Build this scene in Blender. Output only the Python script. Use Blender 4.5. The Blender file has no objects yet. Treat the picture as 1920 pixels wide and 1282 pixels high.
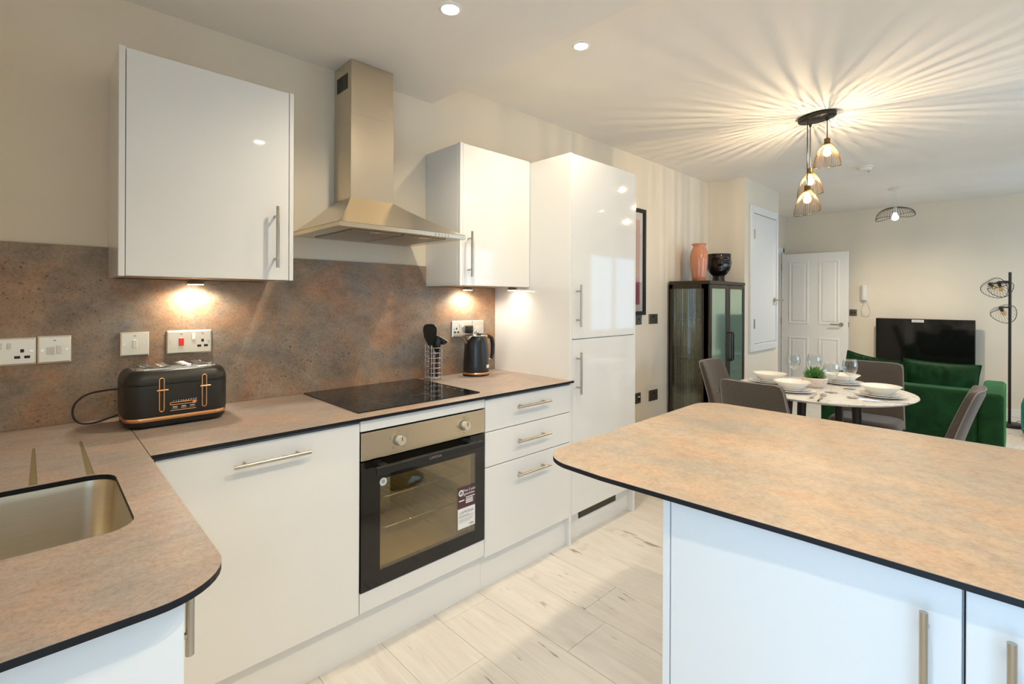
import bpy, bmesh, math, random
from mathutils import Matrix, Vector, noise
PI = math.pi
R = math.radians
random.seed(7)
S = bpy.context.scene
COL = S.collection

# ------------------------------------------------------------------ camera
cam_d = bpy.data.cameras.new('camera')
cam = bpy.data.objects.new('camera', cam_d)
COL.objects.link(cam)
S.camera = cam
CAM_YAW, CAM_ROLL = 0.7692, 0.0044
cam.matrix_world = (Matrix.Translation((0, -2.272, 1.3154)) @ Matrix.Rotation(-CAM_YAW, 4, 'Z')
                    @ Matrix.Rotation(PI / 2, 4, 'X') @ Matrix.Rotation(CAM_ROLL, 4, 'Z'))
cam_d.sensor_width = 36.0
cam_d.sensor_fit = 'HORIZONTAL'
cam_d.lens = 36.0 * 921.64 / 1920.0
cam_d.shift_y = -(641.0 - 560.98) / 1920.0
cam_d.clip_start = 0.02

# ------------------------------------------------------------------ colour management, sampling
vs = S.view_settings
S.display_settings.display_device = 'sRGB'
vs.view_transform = 'Standard'
vs.look = 'None'
vs.gamma = 1.0
vs.use_curve_mapping = False
vs.exposure = 0.30
try:
    cy = S.cycles
    cy.max_bounces = 9
    cy.diffuse_bounces = 5
    cy.glossy_bounces = 5
    cy.transparent_max_bounces = 24
    cy.transmission_bounces = 8
    cy.caustics_reflective = False
    cy.caustics_refractive = False
    cy.sample_clamp_indirect = 6.0
    cy.use_denoising = True
    cy.use_light_tree = True
except Exception:
    pass

# ------------------------------------------------------------------ sky seen through the windows
W = bpy.data.worlds.new('overcast_sky')
S.world = W
W.use_nodes = True
bgn = W.node_tree.nodes['Background']
bgn.inputs['Color'].default_value = (0.44, 0.70, 1.0, 1)
SKY = 4.2
bgn.inputs['Strength'].default_value = SKY

def portal(name, loc, rot, sx, sy):
    d = bpy.data.lights.new(name, 'AREA')
    d.shape = 'RECTANGLE'
    d.size, d.size_y = sx, sy
    d.cycles.is_portal = True
    o = bpy.data.objects.new(name, d)
    o.location = loc
    o.rotation_euler = rot
    COL.objects.link(o)
# windows: right wall (y = -3.6) two sashes, left wall (x = -0.42) one tall window
WR = [(6.2, 7.6, 0.77, 2.07), (3.2, 4.8, 0.77, 2.07)]
WL = (-3.4, -1.85, 0.25, 2.1)
for x0, x1, z0, z1 in WR:
    portal('daylight_portal', ((x0 + x1) / 2, -3.66, (z0 + z1) / 2), (PI / 2, 0, 0), x1 - x0, z1 - z0)
portal('daylight_portal', (-0.5, (WL[0] + WL[1]) / 2, (WL[2] + WL[3]) / 2), (PI / 2, 0, -PI / 2), WL[1] - WL[0], WL[3] - WL[2])

# lamp strengths (watts) and colours, used by the lamp builders below
WARM = (1.0, 0.74, 0.44)
WARM2 = (1.0, 0.83, 0.62)
P_PENDANT = 7.6
P_DOWN = 39.0
P_PUCK = 5.2
P_LIVING = 62.0

# ------------------------------------------------------------------ materials
def mat(name, col=(.8, .8, .8), rough=.5, metal=0., spec=.5, **kw):
    m = bpy.data.materials.new(name)
    m.use_nodes = True
    b = m.node_tree.nodes['Principled BSDF']
    b.inputs['Base Color'].default_value = (*col, 1)
    b.inputs['Roughness'].default_value = rough
    b.inputs['Metallic'].default_value = metal
    b.inputs['Specular IOR Level'].default_value = spec
    for k, v in kw.items():
        b.inputs[k.replace('_', ' ')].default_value = v
    return m

def nodes(m):
    nt = m.node_tree
    return nt, nt.nodes, nt.links, nt.nodes['Principled BSDF']

def tex_noise(nt, vec, scale, detail=4, rough=.55, dist=0.):
    n = nt.nodes.new('ShaderNodeTexNoise')
    n.inputs['Scale'].default_value = scale
    n.inputs['Detail'].default_value = detail
    n.inputs['Roughness'].default_value = rough
    n.inputs['Distortion'].default_value = dist
    if vec is not None:
        nt.links.new(vec, n.inputs['Vector'])
    return n

def ramp(nt, fac, stops, interp='LINEAR'):
    r = nt.nodes.new('ShaderNodeValToRGB')
    r.color_ramp.interpolation = interp
    e = r.color_ramp.elements
    while len(e) < len(stops):
        e.new(0.5)
    for q, (p, c) in zip(e, stops):
        q.position = p
        q.color = (*c, 1) if len(c) == 3 else c
    nt.links.new(fac, r.inputs['Fac'])
    return r

def mix(nt, fac, a, b, mode='MIX'):
    n = nt.nodes.new('ShaderNodeMix')
    n.data_type = 'RGBA'
    n.blend_type = mode
    for sock, val in ((n.inputs['Factor'], fac), (n.inputs['A'], a), (n.inputs['B'], b)):
        if hasattr(val, 'is_linked'):
            nt.links.new(val, sock)
        elif isinstance(val, (int, float)):
            sock.default_value = val
        else:
            sock.default_value = (*val, 1)
    return n.outputs['Result']

def coords(nt, scale=(1, 1, 1), rot=(0, 0, 0), rnd=False):
    tc = nt.nodes.new('ShaderNodeTexCoord')
    mp = nt.nodes.new('ShaderNodeMapping')
    mp.inputs['Scale'].default_value = scale
    mp.inputs['Rotation'].default_value = rot
    nt.links.new(tc.outputs['Object'], mp.inputs['Vector'])
    out = mp.outputs['Vector']
    if rnd:
        oi = nt.nodes.new('ShaderNodeObjectInfo')
        mu = nt.nodes.new('ShaderNodeVectorMath')
        mu.operation = 'SCALE'
        mu.inputs[0].default_value = (37.0, 61.0, 17.0)
        nt.links.new(oi.outputs['Random'], mu.inputs['Scale'])
        ad = nt.nodes.new('ShaderNodeVectorMath')
        ad.operation = 'ADD'
        nt.links.new(out, ad.inputs[0])
        nt.links.new(mu.outputs[0], ad.inputs[1])
        out = ad.outputs[0]
    return out

def bump(nt, height, bsdf, strength=.2, dist=.002):
    b = nt.nodes.new('ShaderNodeBump')
    b.inputs['Strength'].default_value = strength
    b.inputs['Distance'].default_value = dist
    nt.links.new(height, b.inputs['Height'])
    nt.links.new(b.outputs['Normal'], bsdf.inputs['Normal'])

def wall_mat(name, col):
    m = mat(name, col, .75, spec=.25)
    nt, N, L, b = nodes(m)
    v = coords(nt)
    n1 = tex_noise(nt, v, 2.0, 3)
    r = ramp(nt, n1.outputs['Fac'], [(.3, tuple(c * .97 for c in col)), (.7, tuple(min(1, c * 1.02) for c in col))])
    L.new(r.outputs['Color'], b.inputs['Base Color'])
    n2 = tex_noise(nt, v, 160, 3)
    bump(nt, n2.outputs['Fac'], b, .06, .001)
    return m

M_WALL = wall_mat('cream_wall_paint', (.83, .755, .63))
M_CEIL = wall_mat('white_ceiling_paint', (.90, .86, .80))
M_TRIM = mat('white_satin_wood_paint', (.86, .855, .84), .35)
M_GLOSS = mat('white_high_gloss_laminate', (.79, .79, .775), .05, spec=.5)
M_SATIN = mat('white_satin_laminate', (.80, .80, .79), .22, spec=.4)
M_DARKGAP = mat('shadow_gap_board', (.10, .085, .06), .7)
M_CARC = mat('cabinet_underside_board', (.42, .30, .19), .5)

def brushed(name, col, rough, scale=(1, 60, 400)):
    m = mat(name, col, rough, 1.0)
    nt, N, L, b = nodes(m)
    n = tex_noise(nt, coords(nt, scale), 3, 2)
    r = ramp(nt, n.outputs['Fac'], [(.3, tuple(c * .97 for c in col)), (.7, tuple(c * 1.03 for c in col))])
    L.new(r.outputs['Color'], b.inputs['Base Color'])
    return m
M_STEEL = brushed('brushed_stainless_steel', (.68, .60, .47), .27)
M_STEEL_D = brushed('hood_filter_mesh_steel', (.42, .38, .32), .4)
M_SINK = brushed('satin_sink_steel', (.60, .54, .43), .34, (3, 3, 90))
M_HANDLE = mat('brushed_nickel', (.50, .45, .37), .25, 1.0)
M_CHROME = mat('chrome', (.8, .79, .76), .08, 1.0)
M_PLATE = mat('satin_nickel_socket_plate', (.88, .83, .72), .32, .72)
M_NICKEL_D = mat('dark_nickel_plate', (.22, .19, .15), .35, .9)
M_BLACKP = mat('black_plastic', (.012, .012, .012), .35)
M_WHITEP = mat('white_plastic', (.80, .78, .72), .3)
M_RED = mat('red_switch_plastic', (.75, .03, .03), .3)
M_BLACKG = mat('black_ceramic_glass', (.006, .006, .006), .05, spec=.6)
M_PRINT = mat('grey_print', (.25, .24, .22), .5)
M_PRINTW = mat('white_print', (.8, .8, .8), .5)

def stone(name, warm, pits, flow=(1, 1, 1), rough=.42):
    """laminate with a slate print: soft rust, tan and grey clouds, fine streaks, scattered dark pits"""
    m = mat(name, warm, rough, spec=.4)
    nt, N, L, b = nodes(m)
    v = coords(nt, flow)
    def k(*f): return tuple(c * q for c, q in zip(warm, f))
    n1 = tex_noise(nt, v, 3.0, 5, .6, .25)
    c1 = ramp(nt, n1.outputs['Fac'], [(.30, k(.44, .50, .56)), (.44, k(.84, .92, .99)), (.54, k(1.10, 1.0, .88)), (.68, k(1.48, 1.44, 1.38))] if pits else
              [(.28, k(.66, .72, .80)), (.44, k(.90, .95, 1.0)), (.54, k(1.05, 1.0, .95)), (.70, k(1.30, 1.32, 1.36))])
    n2 = tex_noise(nt, v, 4.2 if pits else 6.5, 6, .66, .5)
    c2 = ramp(nt, n2.outputs['Fac'], [(.34, k(.66, .84, 1.04)), (.48, k(1, 1, 1)), (.57, k(1.25, .92, .70)), (.70, k(1.42, .82, .54))] if pits else
              [(.32, k(.78, .90, 1.06)), (.48, k(1, 1, 1)), (.58, k(1.14, .95, .82)), (.72, k(1.22, .88, .70))])
    col = mix(nt, .55, c1.outputs['Color'], c2.outputs['Color'])
    n3 = tex_noise(nt, coords(nt, tuple(f * g_ for f, g_ in zip(flow, (1, 1.3, 1.3) if pits else (1, 2.6, 2.6)))), 9 if pits else 16, 8, .74, .2)
    c3 = ramp(nt, n3.outputs['Fac'], [(.32, (.72, .70, .68)), (.5, (1, 1, 1)), (.68, (1.22, 1.20, 1.17))] if pits else
              [(.30, (.82, .80, .78)), (.5, (1, 1, 1)), (.70, (1.13, 1.13, 1.12))])
    col = mix(nt, 1.0, col, c3.outputs['Color'], 'MULTIPLY')
    fine = tex_noise(nt, v, 120, 6, .8)
    c4 = ramp(nt, fine.outputs['Fac'], [(.34, (.74, .72, .70)), (.5, (1, 1, 1)), (.68, (1.14, 1.14, 1.14))])
    col = mix(nt, 1.0, col, c4.outputs['Color'], 'MULTIPLY')
    if pits:
        vo = tex_noise(nt, v, 95, 4, .6, .6)
        zone = tex_noise(nt, v, 2.6, 4, .6)
        zr = ramp(nt, zone.outputs['Fac'], [(.44, (0, 0, 0)), (.64, (1, 1, 1))])
        pr = ramp(nt, vo.outputs['Fac'], [(.32, (1, 1, 1)), (.41, (0, 0, 0))])
        ml = mix(nt, 1.0, pr.outputs['Color'], zr.outputs['Color'], 'MULTIPLY')
        col = mix(nt, ml, col, (.050, .032, .020))
    L.new(col, b.inputs['Base Color'])
    bump(nt, fine.outputs['Fac'], b, .10, .001)
    return m
M_TOP = stone('rust_slate_worktop_laminate', (.335, .275, .238), False, (1, 1, 1))
M_TOP_I = stone('rust_slate_island_laminate', (.365, .297, .235), False, (1.7, .6, 1))
M_SPLASH = stone('rust_slate_splashback_laminate', (.335, .255, .190), True)
M_CORE = mat('black_laminate_core', (.005, .006, .009), .45, spec=.3)
M_GROOVE = mat('routed_groove', (.17, .135, .065), .6)

def plank_mat():
    m = mat('whitewashed_oak_plank', (.7, .66, .6), .42, spec=.35)
    nt, N, L, b = nodes(m)
    v = coords(nt, (9, .9, 1), rnd=True)
    g = tex_noise(nt, v, 2.2, 8, .65, 1.6)
    c = ramp(nt, g.outputs['Fac'], [(.25, (.55, .51, .47)), (.42, (.63, .60, .565)), (.6, (.68, .655, .62)), (.8, (.73, .71, .68))])
    v2 = coords(nt, (3.4, 1.3, 1), rnd=True)
    k = tex_noise(nt, v2, 1.7, 2, .4, 0)
    kr = ramp(nt, k.outputs['Fac'], [(.66, (0, 0, 0)), (.78, (1, 1, 1))])
    wv = nt.nodes.new('ShaderNodeTexWave')
    wv.wave_type = 'RINGS'
    wv.inputs['Scale'].default_value = 3.0
    wv.inputs['Distortion'].default_value = 7.0
    wv.inputs['Detail'].default_value = 3
    L.new(v2, wv.inputs['Vector'])
    wr = ramp(nt, wv.outputs['Fac'], [(.35, (.46, .42, .38)), (.6, (.68, .655, .62))])
    col = mix(nt, kr.outputs['Color'], c.outputs['Color'], wr.outputs['Color'])
    s = tex_noise(nt, coords(nt, (30, 5, 1), rnd=True), 1.0, 3, .5)
    sr = ramp(nt, s.outputs['Fac'], [(.27, (.45, .42, .40)), (.33, (1, 1, 1))])
    col = mix(nt, 1.0, col, sr.outputs['Color'], 'MULTIPLY')
    L.new(col, b.inputs['Base Color'])
    bump(nt, g.outputs['Fac'], b, .08, .001)
    return m
M_PLANK = plank_mat()
M_SUBFLOOR = mat('plank_joint_base', (.28, .24, .20), .8)

def glass(name, tint=(1, 1, 1), refl=.12, rough=.02, gtint=None, edge=.55):
    m = bpy.data.materials.new(name)
    m.use_nodes = True
    nt = m.node_tree
    nt.nodes.clear()
    o = nt.nodes.new('ShaderNodeOutputMaterial')
    t = nt.nodes.new('ShaderNodeBsdfTransparent')
    t.inputs['Color'].default_value = (*tint, 1)
    g = nt.nodes.new('ShaderNodeBsdfGlossy')
    g.inputs['Roughness'].default_value = rough
    g.inputs['Color'].default_value = (*(gtint or (1, 1, 1)), 1)
    lw = nt.nodes.new('ShaderNodeLayerWeight')
    lw.inputs['Blend'].default_value = .35
    ma = nt.nodes.new('ShaderNodeMath')
    ma.operation = 'MULTIPLY_ADD'
    ma.inputs[1].default_value = edge
    ma.inputs[2].default_value = refl
    ma.use_clamp = True
    nt.links.new(lw.outputs['Facing'], ma.inputs[0])
    mx = nt.nodes.new('ShaderNodeMixShader')
    nt.links.new(ma.outputs[0], mx.inputs['Fac'])
    nt.links.new(t.outputs[0], mx.inputs[1])
    nt.links.new(g.outputs[0], mx.inputs[2])
    nt.links.new(mx.outputs[0], o.inputs['Surface'])
    return m
M_BULB = glass('clear_bulb_glass', (1, .97, .9), .0)
M_WINE = glass('clear_wine_glass', (.93, .95, .95), .02)
M_WINDOW = glass('window_glass', (.96, .98, .98), .02)
M_OVENGLASS = glass('tinted_oven_glass', (.88, .80, .58), .10, .02, (1, .95, .85), .25)
M_OVENRIM = mat('black_enamel_glass', (.010, .009, .007), .06, spec=.6)
def painted_reflection(name, base, col, amount):
    m = base
    nt = m.node_tree
    o = [n for n in nt.nodes if n.type == 'OUTPUT_MATERIAL'][0]
    src = o.inputs['Surface'].links[0].from_socket
    d = nt.nodes.new('ShaderNodeBsdfTranslucent')
    d.inputs['Color'].default_value = (*col, 1)
    d2 = nt.nodes.new('ShaderNodeBsdfDiffuse')
    d2.inputs['Color'].default_value = (*col, 1)
    mx = nt.nodes.new('ShaderNodeMixShader')
    mx.inputs['Fac'].default_value = .3
    nt.links.new(d2.outputs[0], mx.inputs[1])
    nt.links.new(d.outputs[0], mx.inputs[2])
    m2 = nt.nodes.new('ShaderNodeMixShader')
    m2.inputs['Fac'].default_value = amount
    nt.links.new(src, m2.inputs[1])
    nt.links.new(mx.outputs[0], m2.inputs[2])
    nt.links.new(m2.outputs[0], o.inputs['Surface'])
    return m
M_CABGLASS = glass('green_cabinet_glass', (.40, .48, .42), .48, .07, (.80, 1, .88))
M_FLUTED = glass('fluted_smoke_glass', (.60, .60, .50), .14, .08, (.9, .95, .85))
M_CABGLASS = painted_reflection('', M_CABGLASS, (.42, .60, .50), .38)  # diffuse green lightens the front panes in place of a reflected window
M_TVSCREEN = mat('tv_screen_glass', (.006, .006, .006), .06, spec=.55)

def emit(name, col, strength):
    m = bpy.data.materials.new(name)
    m.use_nodes = True
    nt = m.node_tree
    nt.nodes.clear()
    o = nt.nodes.new('ShaderNodeOutputMaterial')
    e = nt.nodes.new('ShaderNodeEmission')
    e.inputs['Color'].default_value = (*col, 1)
    e.inputs['Strength'].default_value = strength
    nt.links.new(e.outputs[0], o.inputs['Surface'])
    return m
def glow_glass(name, col, strength):
    m = bpy.data.materials.new(name)
    m.use_nodes = True
    nt = m.node_tree
    nt.nodes.clear()
    o = nt.nodes.new('ShaderNodeOutputMaterial')
    t = nt.nodes.new('ShaderNodeBsdfTransparent')
    e = nt.nodes.new('ShaderNodeEmission')
    e.inputs['Color'].default_value = (*col, 1)
    e.inputs['Strength'].default_value = strength
    a = nt.nodes.new('ShaderNodeAddShader')
    nt.links.new(t.outputs[0], a.inputs[0])
    nt.links.new(e.outputs[0], a.inputs[1])
    nt.links.new(a.outputs[0], o.inputs['Surface'])
    return m
M_BULB = glow_glass('lit_clear_bulb', (1, .72, .38), 1.6)
M_LEDCOOL = glow_glass('lit_led_bulb', (1, .96, .90), 7.0)
M_FILAMENT = emit('glowing_filament', (1, .80, .50), 130.0)
M_LEDWARM = emit('warm_led_disc', (1, .86, .66), 40.0)

def fabric(name, col, dark=.55, scale=900, sheen=.3):
    m = mat(name, col, .95, spec=.15)
    nt, N, L, b = nodes(m)
    v = coords(nt)
    n = tex_noise(nt, v, scale * .35, 4, .7)
    r = ramp(nt, n.outputs['Fac'], [(.30, tuple(c * dark for c in col)), (.5, col), (.72, tuple(min(1, c * 1.5) for c in col))])
    L.new(r.outputs['Color'], b.inputs['Base Color'])
    b.inputs['Sheen Weight'].default_value = sheen
    b.inputs['Sheen Roughness'].default_value = .5
    bump(nt, n.outputs['Fac'], b, .5, .002)
    return m
M_CHAIR = fabric('grey_brown_woven_fabric', (.080, .065, .055))
M_PIPING = mat('chair_piping', (.26, .22, .20), .9)
M_CHAIRLEG = mat('dark_wood_leg', (.02, .015, .012), .4)

def velvet(name, col, sheen_col):
    m = mat(name, col, .75, spec=.2)
    nt, N, L, b = nodes(m)
    n = tex_noise(nt, coords(nt), 7, 5, .6, .5)
    r = ramp(nt, n.outputs['Fac'], [(.3, tuple(c * .6 for c in col)), (.7, tuple(c * 1.4 for c in col))])
    L.new(r.outputs['Color'], b.inputs['Base Color'])
    b.inputs['Sheen Weight'].default_value = .7
    b.inputs['Sheen Roughness'].default_value = .35
    b.inputs['Sheen Tint'].default_value = (*sheen_col, 1)
    bump(nt, n.outputs['Fac'], b, .25, .01)
    return m
M_VELVET = velvet('emerald_velvet', (.006, .042, .010), (.10, .42, .14))
M_TEAL = velvet('teal_velvet', (.0, .10, .085), (.1, .6, .5))

def marble():
    m = mat('white_marble_top', (.82, .80, .77), .12, spec=.5)
    nt, N, L, b = nodes(m)
    n = tex_noise(nt, coords(nt, (1, 1, 1)), 2.2, 7, .6, 2.5)
    r = ramp(nt, n.outputs['Fac'], [(.40, (.82, .80, .77)), (.485, (.80, .78, .75)), (.50, (.55, .52, .49)), (.515, (.80, .78, .75)), (.7, (.84, .82, .80))])
    L.new(r.outputs['Color'], b.inputs['Base Color'])
    return m
M_MARBLE = marble()
M_CHINA = mat('white_glazed_china', (.84, .82, .78), .12, spec=.5)
M_COPPER = mat('brushed_copper', (.85, .45, .22), .22, 1.0)
M_BLACKMATT = mat('matt_black_enamel', (.018, .017, .014), .38, spec=.5)
M_KETTLE = mat('satin_black_enamel', (.010, .012, .016), .28, spec=.6)
M_BLACKMETAL = mat('black_powder_coat', (.018, .016, .013), .45, spec=.4)
M_BRONZE = mat('dark_bronze_frame', (.050, .038, .026), .42, .35)
M_WIRE = mat('gold_lit_wire', (.20, .125, .045), .35, .9)  # gold of the bulb light put into the colour of dark metal
M_WIREB = mat('black_wire', (.02, .02, .018), .5)
M_PINKVASE = mat('glazed_peach_ceramic', (.62, .26, .15), .10, spec=.6)
M_BLACKVASE = mat('glazed_black_ceramic', (.010, .006, .006), .10, spec=.7)
M_LEAF = mat('succulent_leaf_green', (.07, .20, .035), .4)
M_SOIL = mat('dark_soil', (.03, .02, .012), .9)
M_BRASS = mat('aged_brass', (.55, .42, .16), .35, 1.0)
M_DRUMW = mat('white_lamp_cap', (.82, .80, .76), .4)

def speckle():
    m = mat('speckled_pink_ceramic', (.72, .58, .50), .55)
    nt, N, L, b = nodes(m)
    vo = nt.nodes.new('ShaderNodeTexVoronoi')
    vo.inputs['Scale'].default_value = 90
    L.new(coords(nt), vo.inputs['Vector'])
    r = ramp(nt, vo.outputs['Distance'], [(.14, (.16, .07, .05)), (.20, (.74, .62, .55))])
    L.new(r.outputs['Color'], b.inputs['Base Color'])
    return m
M_SPECK = speckle()

def rug_mat():
    m = mat('distressed_cream_rug', (.6, .55, .5), .95)
    nt, N, L, b = nodes(m)
    n = tex_noise(nt, coords(nt, (3, 8, 1)), 2.0, 9, .75, 1.5)
    r = ramp(nt, n.outputs['Fac'], [(.34, (.25, .22, .20)), (.42, (.66, .61, .55)), (.6, (.78, .74, .69))])
    L.new(r.outputs['Color'], b.inputs['Base Color'])
    return m
M_RUG = rug_mat()

# ------------------------------------------------------------------ geometry helpers
class G:
    """collects faces; every primitive keeps its own vertices so caps stay crisp"""
    def __init__(self):
        self.v, self.f, self.m, self.s = [], [], [], []
    def add(self, vs, fs, m=0, smooth=False):
        o = len(self.v)
        self.v += [tuple(p) for p in vs]
        for f in fs:
            self.f.append(tuple(i + o for i in f))
            self.m.append(m)
            self.s.append(smooth)
        return self
    def merge(self, g, M=None):
        o = len(self.v)
        self.v += [tuple(M @ Vector(p)) if M else p for p in g.v]
        self.f += [tuple(i + o for i in f) for f in g.f]
        self.m += g.m
        self.s += g.s
        return self
    def xf(self, M):
        self.v = [tuple(M @ Vector(p)) for p in self.v]
        return self
    def bm(self, b, m=0, smooth=False):
        b.verts.index_update()
        self.add([v.co[:] for v in b.verts], [[v.index for v in f.verts] for f in b.faces], m, smooth)
        b.free()
        return self
    def box(self, x0, x1, y0, y1, z0, z1, m=0, b=0.0, seg=2):
        if b <= 0:
            vs = [(x, y, z) for z in (z0, z1) for y in (y0, y1) for x in (x0, x1)]
            return self.add(vs, [(0, 2, 3, 1), (4, 5, 7, 6), (0, 1, 5, 4), (2, 6, 7, 3), (0, 4, 6, 2), (1, 3, 7, 5)], m)
        q = bmesh.new()
        bmesh.ops.create_cube(q, size=1.0)
        for v in q.verts:
            v.co = ((x0 + x1) / 2 + v.co.x * (x1 - x0), (y0 + y1) / 2 + v.co.y * (y1 - y0), (z0 + z1) / 2 + v.co.z * (z1 - z0))
        b = min(b, .49 * min(abs(x1 - x0), abs(y1 - y0), abs(z1 - z0)))
        bmesh.ops.bevel(q, geom=q.edges[:], offset=b, segments=seg, profile=.5, affect='EDGES')
        return self.bm(q, m, seg > 2)
    def ring_faces(self, n, k, close=True):
        fs = []
        for j in range(k - 1):
            for i in range(n if close else n - 1):
                a, b2 = j * n + i, j * n + (i + 1) % n
                fs.append((a, b2, b2 + n, a + n))
        return fs
    def cyl(self, p0, p1, r0, r1=None, n=16, m=0, caps=True):
        r1 = r0 if r1 is None else r1
        p0, p1 = Vector(p0), Vector(p1)
        q = (p1 - p0).to_track_quat('Z', 'Y')
        c = [(math.cos(2 * PI * i / n), math.sin(2 * PI * i / n)) for i in range(n)]
        a = [p0 + q @ Vector((x * r0, y * r0, 0)) for x, y in c]
        b = [p1 + q @ Vector((x * r1, y * r1, 0)) for x, y in c]
        self.add(a + b, self.ring_faces(n, 2), m, True)
        if caps:
            if r0 > 0: self.add(a, [tuple(reversed(range(n)))], m)
            if r1 > 0: self.add(b, [tuple(range(n))], m)
        return self
    def lathe(self, prof, c=(0, 0, 0), n=24, m=0, sx=1., sy=1., smooth=True):
        vs = []
        for r, z in prof:
            for i in range(n):
                a = 2 * PI * i / n
                vs.append((c[0] + r * sx * math.cos(a), c[1] + r * sy * math.sin(a), c[2] + z))
        self.add(vs, self.ring_faces(n, len(prof)), m, smooth)
        if prof[0][0] > 1e-5: self.add(vs[:n], [tuple(reversed(range(n)))], m)
        if prof[-1][0] > 1e-5: self.add(vs[-n:], [tuple(range(n))], m)
        return self
    def tube(self, pts, r, n=8, m=0, closed=False, caps=True):
        pts = [Vector(p) for p in pts]
        k = len(pts)
        rs = r if isinstance(r, (list, tuple)) else [r] * k
        vs = []
        up = None
        for j, p in enumerate(pts):
            if closed: t = pts[(j + 1) % k] - pts[j - 1]
            else: t = pts[min(j + 1, k - 1)] - pts[max(j - 1, 0)]
            t.normalize()
            if up is None:
                up = Vector((0, 0, 1)) if abs(t.z) < .9 else Vector((1, 0, 0))
            a = t.cross(up)
            if a.length < 1e-6: a = t.cross(Vector((.3, 1, .2)))
            a.normalize()
            up = a.cross(t).normalized()
            for i in range(n):
                w = 2 * PI * i / n
                vs.append(p + (a * math.cos(w) + up * math.sin(w)) * rs[j])
        fs = self.ring_faces(n, k)
        if closed:
            o = (k - 1) * n
            fs += [(o + i, o + (i + 1) % n, (i + 1) % n, i) for i in range(n)]
        self.add(vs, fs, m, True)
        if caps and not closed:
            self.add(vs[:n], [tuple(reversed(range(n)))], m)
            self.add(vs[-n:], [tuple(range(n))], m)
        return self
    def prism(self, poly, z0, z1, m=0, mside=None, holes=()):
        """vertical prism of a polygon (counter-clockwise), with holes"""
        mside = m if mside is None else mside
        q = bmesh.new()
        loops = []
        for lp in [poly] + list(holes):
            vs = [q.verts.new((x, y, 0)) for x, y in lp]
            loops.append(vs)
            for i in range(len(vs)):
                q.edges.new((vs[i], vs[(i + 1) % len(vs)]))
        if holes:
            bmesh.ops.triangle_fill(q, edges=q.edges[:], use_dissolve=False, normal=(0, 0, 1))
        else:
            q.faces.new(loops[0])
        q.verts.index_update()
        base = [(v.co.x, v.co.y) for v in q.verts]
        fs = []
        for f in q.faces:
            ids = [v.index for v in f.verts]
            a = sum(base[ids[i]][0] * base[ids[(i + 1) % len(ids)]][1] - base[ids[(i + 1) % len(ids)]][0] * base[ids[i]][1] for i in range(len(ids)))
            fs.append(ids if a > 0 else ids[::-1])
        q.free()
        self.add([(x, y, z1) for x, y in base], fs, m)
        self.add([(x, y, z0) for x, y in base], [f[::-1] for f in fs], mside)
        for li, lp in enumerate([poly] + list(holes)):
            a = sum(lp[i][0] * lp[(i + 1) % len(lp)][1] - lp[(i + 1) % len(lp)][0] * lp[i][1] for i in range(len(lp)))
            pts = list(lp) if (a > 0) == (li == 0) else list(lp)[::-1]
            n = len(pts)
            self.add([(x, y, z0) for x, y in pts] + [(x, y, z1) for x, y in pts],
                     [(i, (i + 1) % n, (i + 1) % n + n, i + n) for i in range(n)], mside)
        return self
    def sphere(self, c, r, m=0, n=16, k=10):
        r = r if isinstance(r, (tuple, list)) else (r, r, r)
        vs, fs = [], []
        for j in range(k + 1):
            t = PI * j / k
            for i in range(n):
                a = 2 * PI * i / n
                vs.append((c[0] + r[0] * math.sin(t) * math.cos(a), c[1] + r[1] * math.sin(t) * math.sin(a), c[2] - r[2] * math.cos(t)))
        return self.add(vs, self.ring_faces(n, k + 1), m, True)

def rr(x0, x1, y0, y1, r, n=6):
    """rounded rectangle, counter-clockwise; r = one radius or four (x0y0, x1y0, x1y1, x0y1)"""
    r = r if isinstance(r, (tuple, list)) else (r,) * 4
    out = []
    for (cx, cy, a0), q in zip(((x0, y0, PI), (x1, y0, 1.5 * PI), (x1, y1, 0), (x0, y1, .5 * PI)), r):
        sx, sy = (1 if cx == x0 else -1), (1 if cy == y0 else -1)
        if q <= 0:
            out.append((cx, cy))
            continue
        for i in range(n + 1):
            a = a0 + (PI / 2) * i / n
            out.append((cx + sx * q + q * math.cos(a), cy + sy * q + q * math.sin(a)))
    return out

WM = {}
def link(name, data, parent=None):
    o = bpy.data.objects.new(name, data)
    COL.objects.link(o)
    if parent is not None:
        o.parent = parent
    return o

def wm(o):
    M = Matrix.Identity(4)
    while o is not None:
        M = (Matrix.Translation(o.location) @ o.rotation_euler.to_matrix().to_4x4()) @ M
        o = o.parent
    return M

def obj(name, g, mats, parent=None, local=False, origin=None):
    """one mesh object; geometry given in world coordinates unless local"""
    mats = mats if isinstance(mats, (list, tuple)) else [mats]
    if parent is not None and not local:
        inv = wm(parent).inverted()
        g.xf(inv)
    loc = Vector((0, 0, 0))
    if origin is not None:
        loc = Vector(origin)
        g.v = [tuple(Vector(p) - loc) for p in g.v]
    me = bpy.data.meshes.new(name)
    me.from_pydata(g.v, [], g.f)
    for q in mats:
        me.materials.append(q)
    me.polygons.foreach_set('material_index', g.m)
    me.polygons.foreach_set('use_smooth', g.s)
    me.update()
    o = link(name, me, parent)
    o.location = loc
    return o

def thing(name, label, cat, loc=(0, 0, 0), rz=0., group=None):
    o = link(name, None)
    o.empty_display_size = .1
    o.location = loc
    o.rotation_euler = (0, 0, rz)
    return tag(o, label, cat, group)

def tag(o, label, cat, group=None):
    o['label'] = label
    o['category'] = cat
    if group: o['group'] = group
    return o

def struct(name, g, mats, parent=None):
    o = obj(name, g, mats, parent)
    if parent is None:
        o['kind'] = 'structure'
    return o

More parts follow.
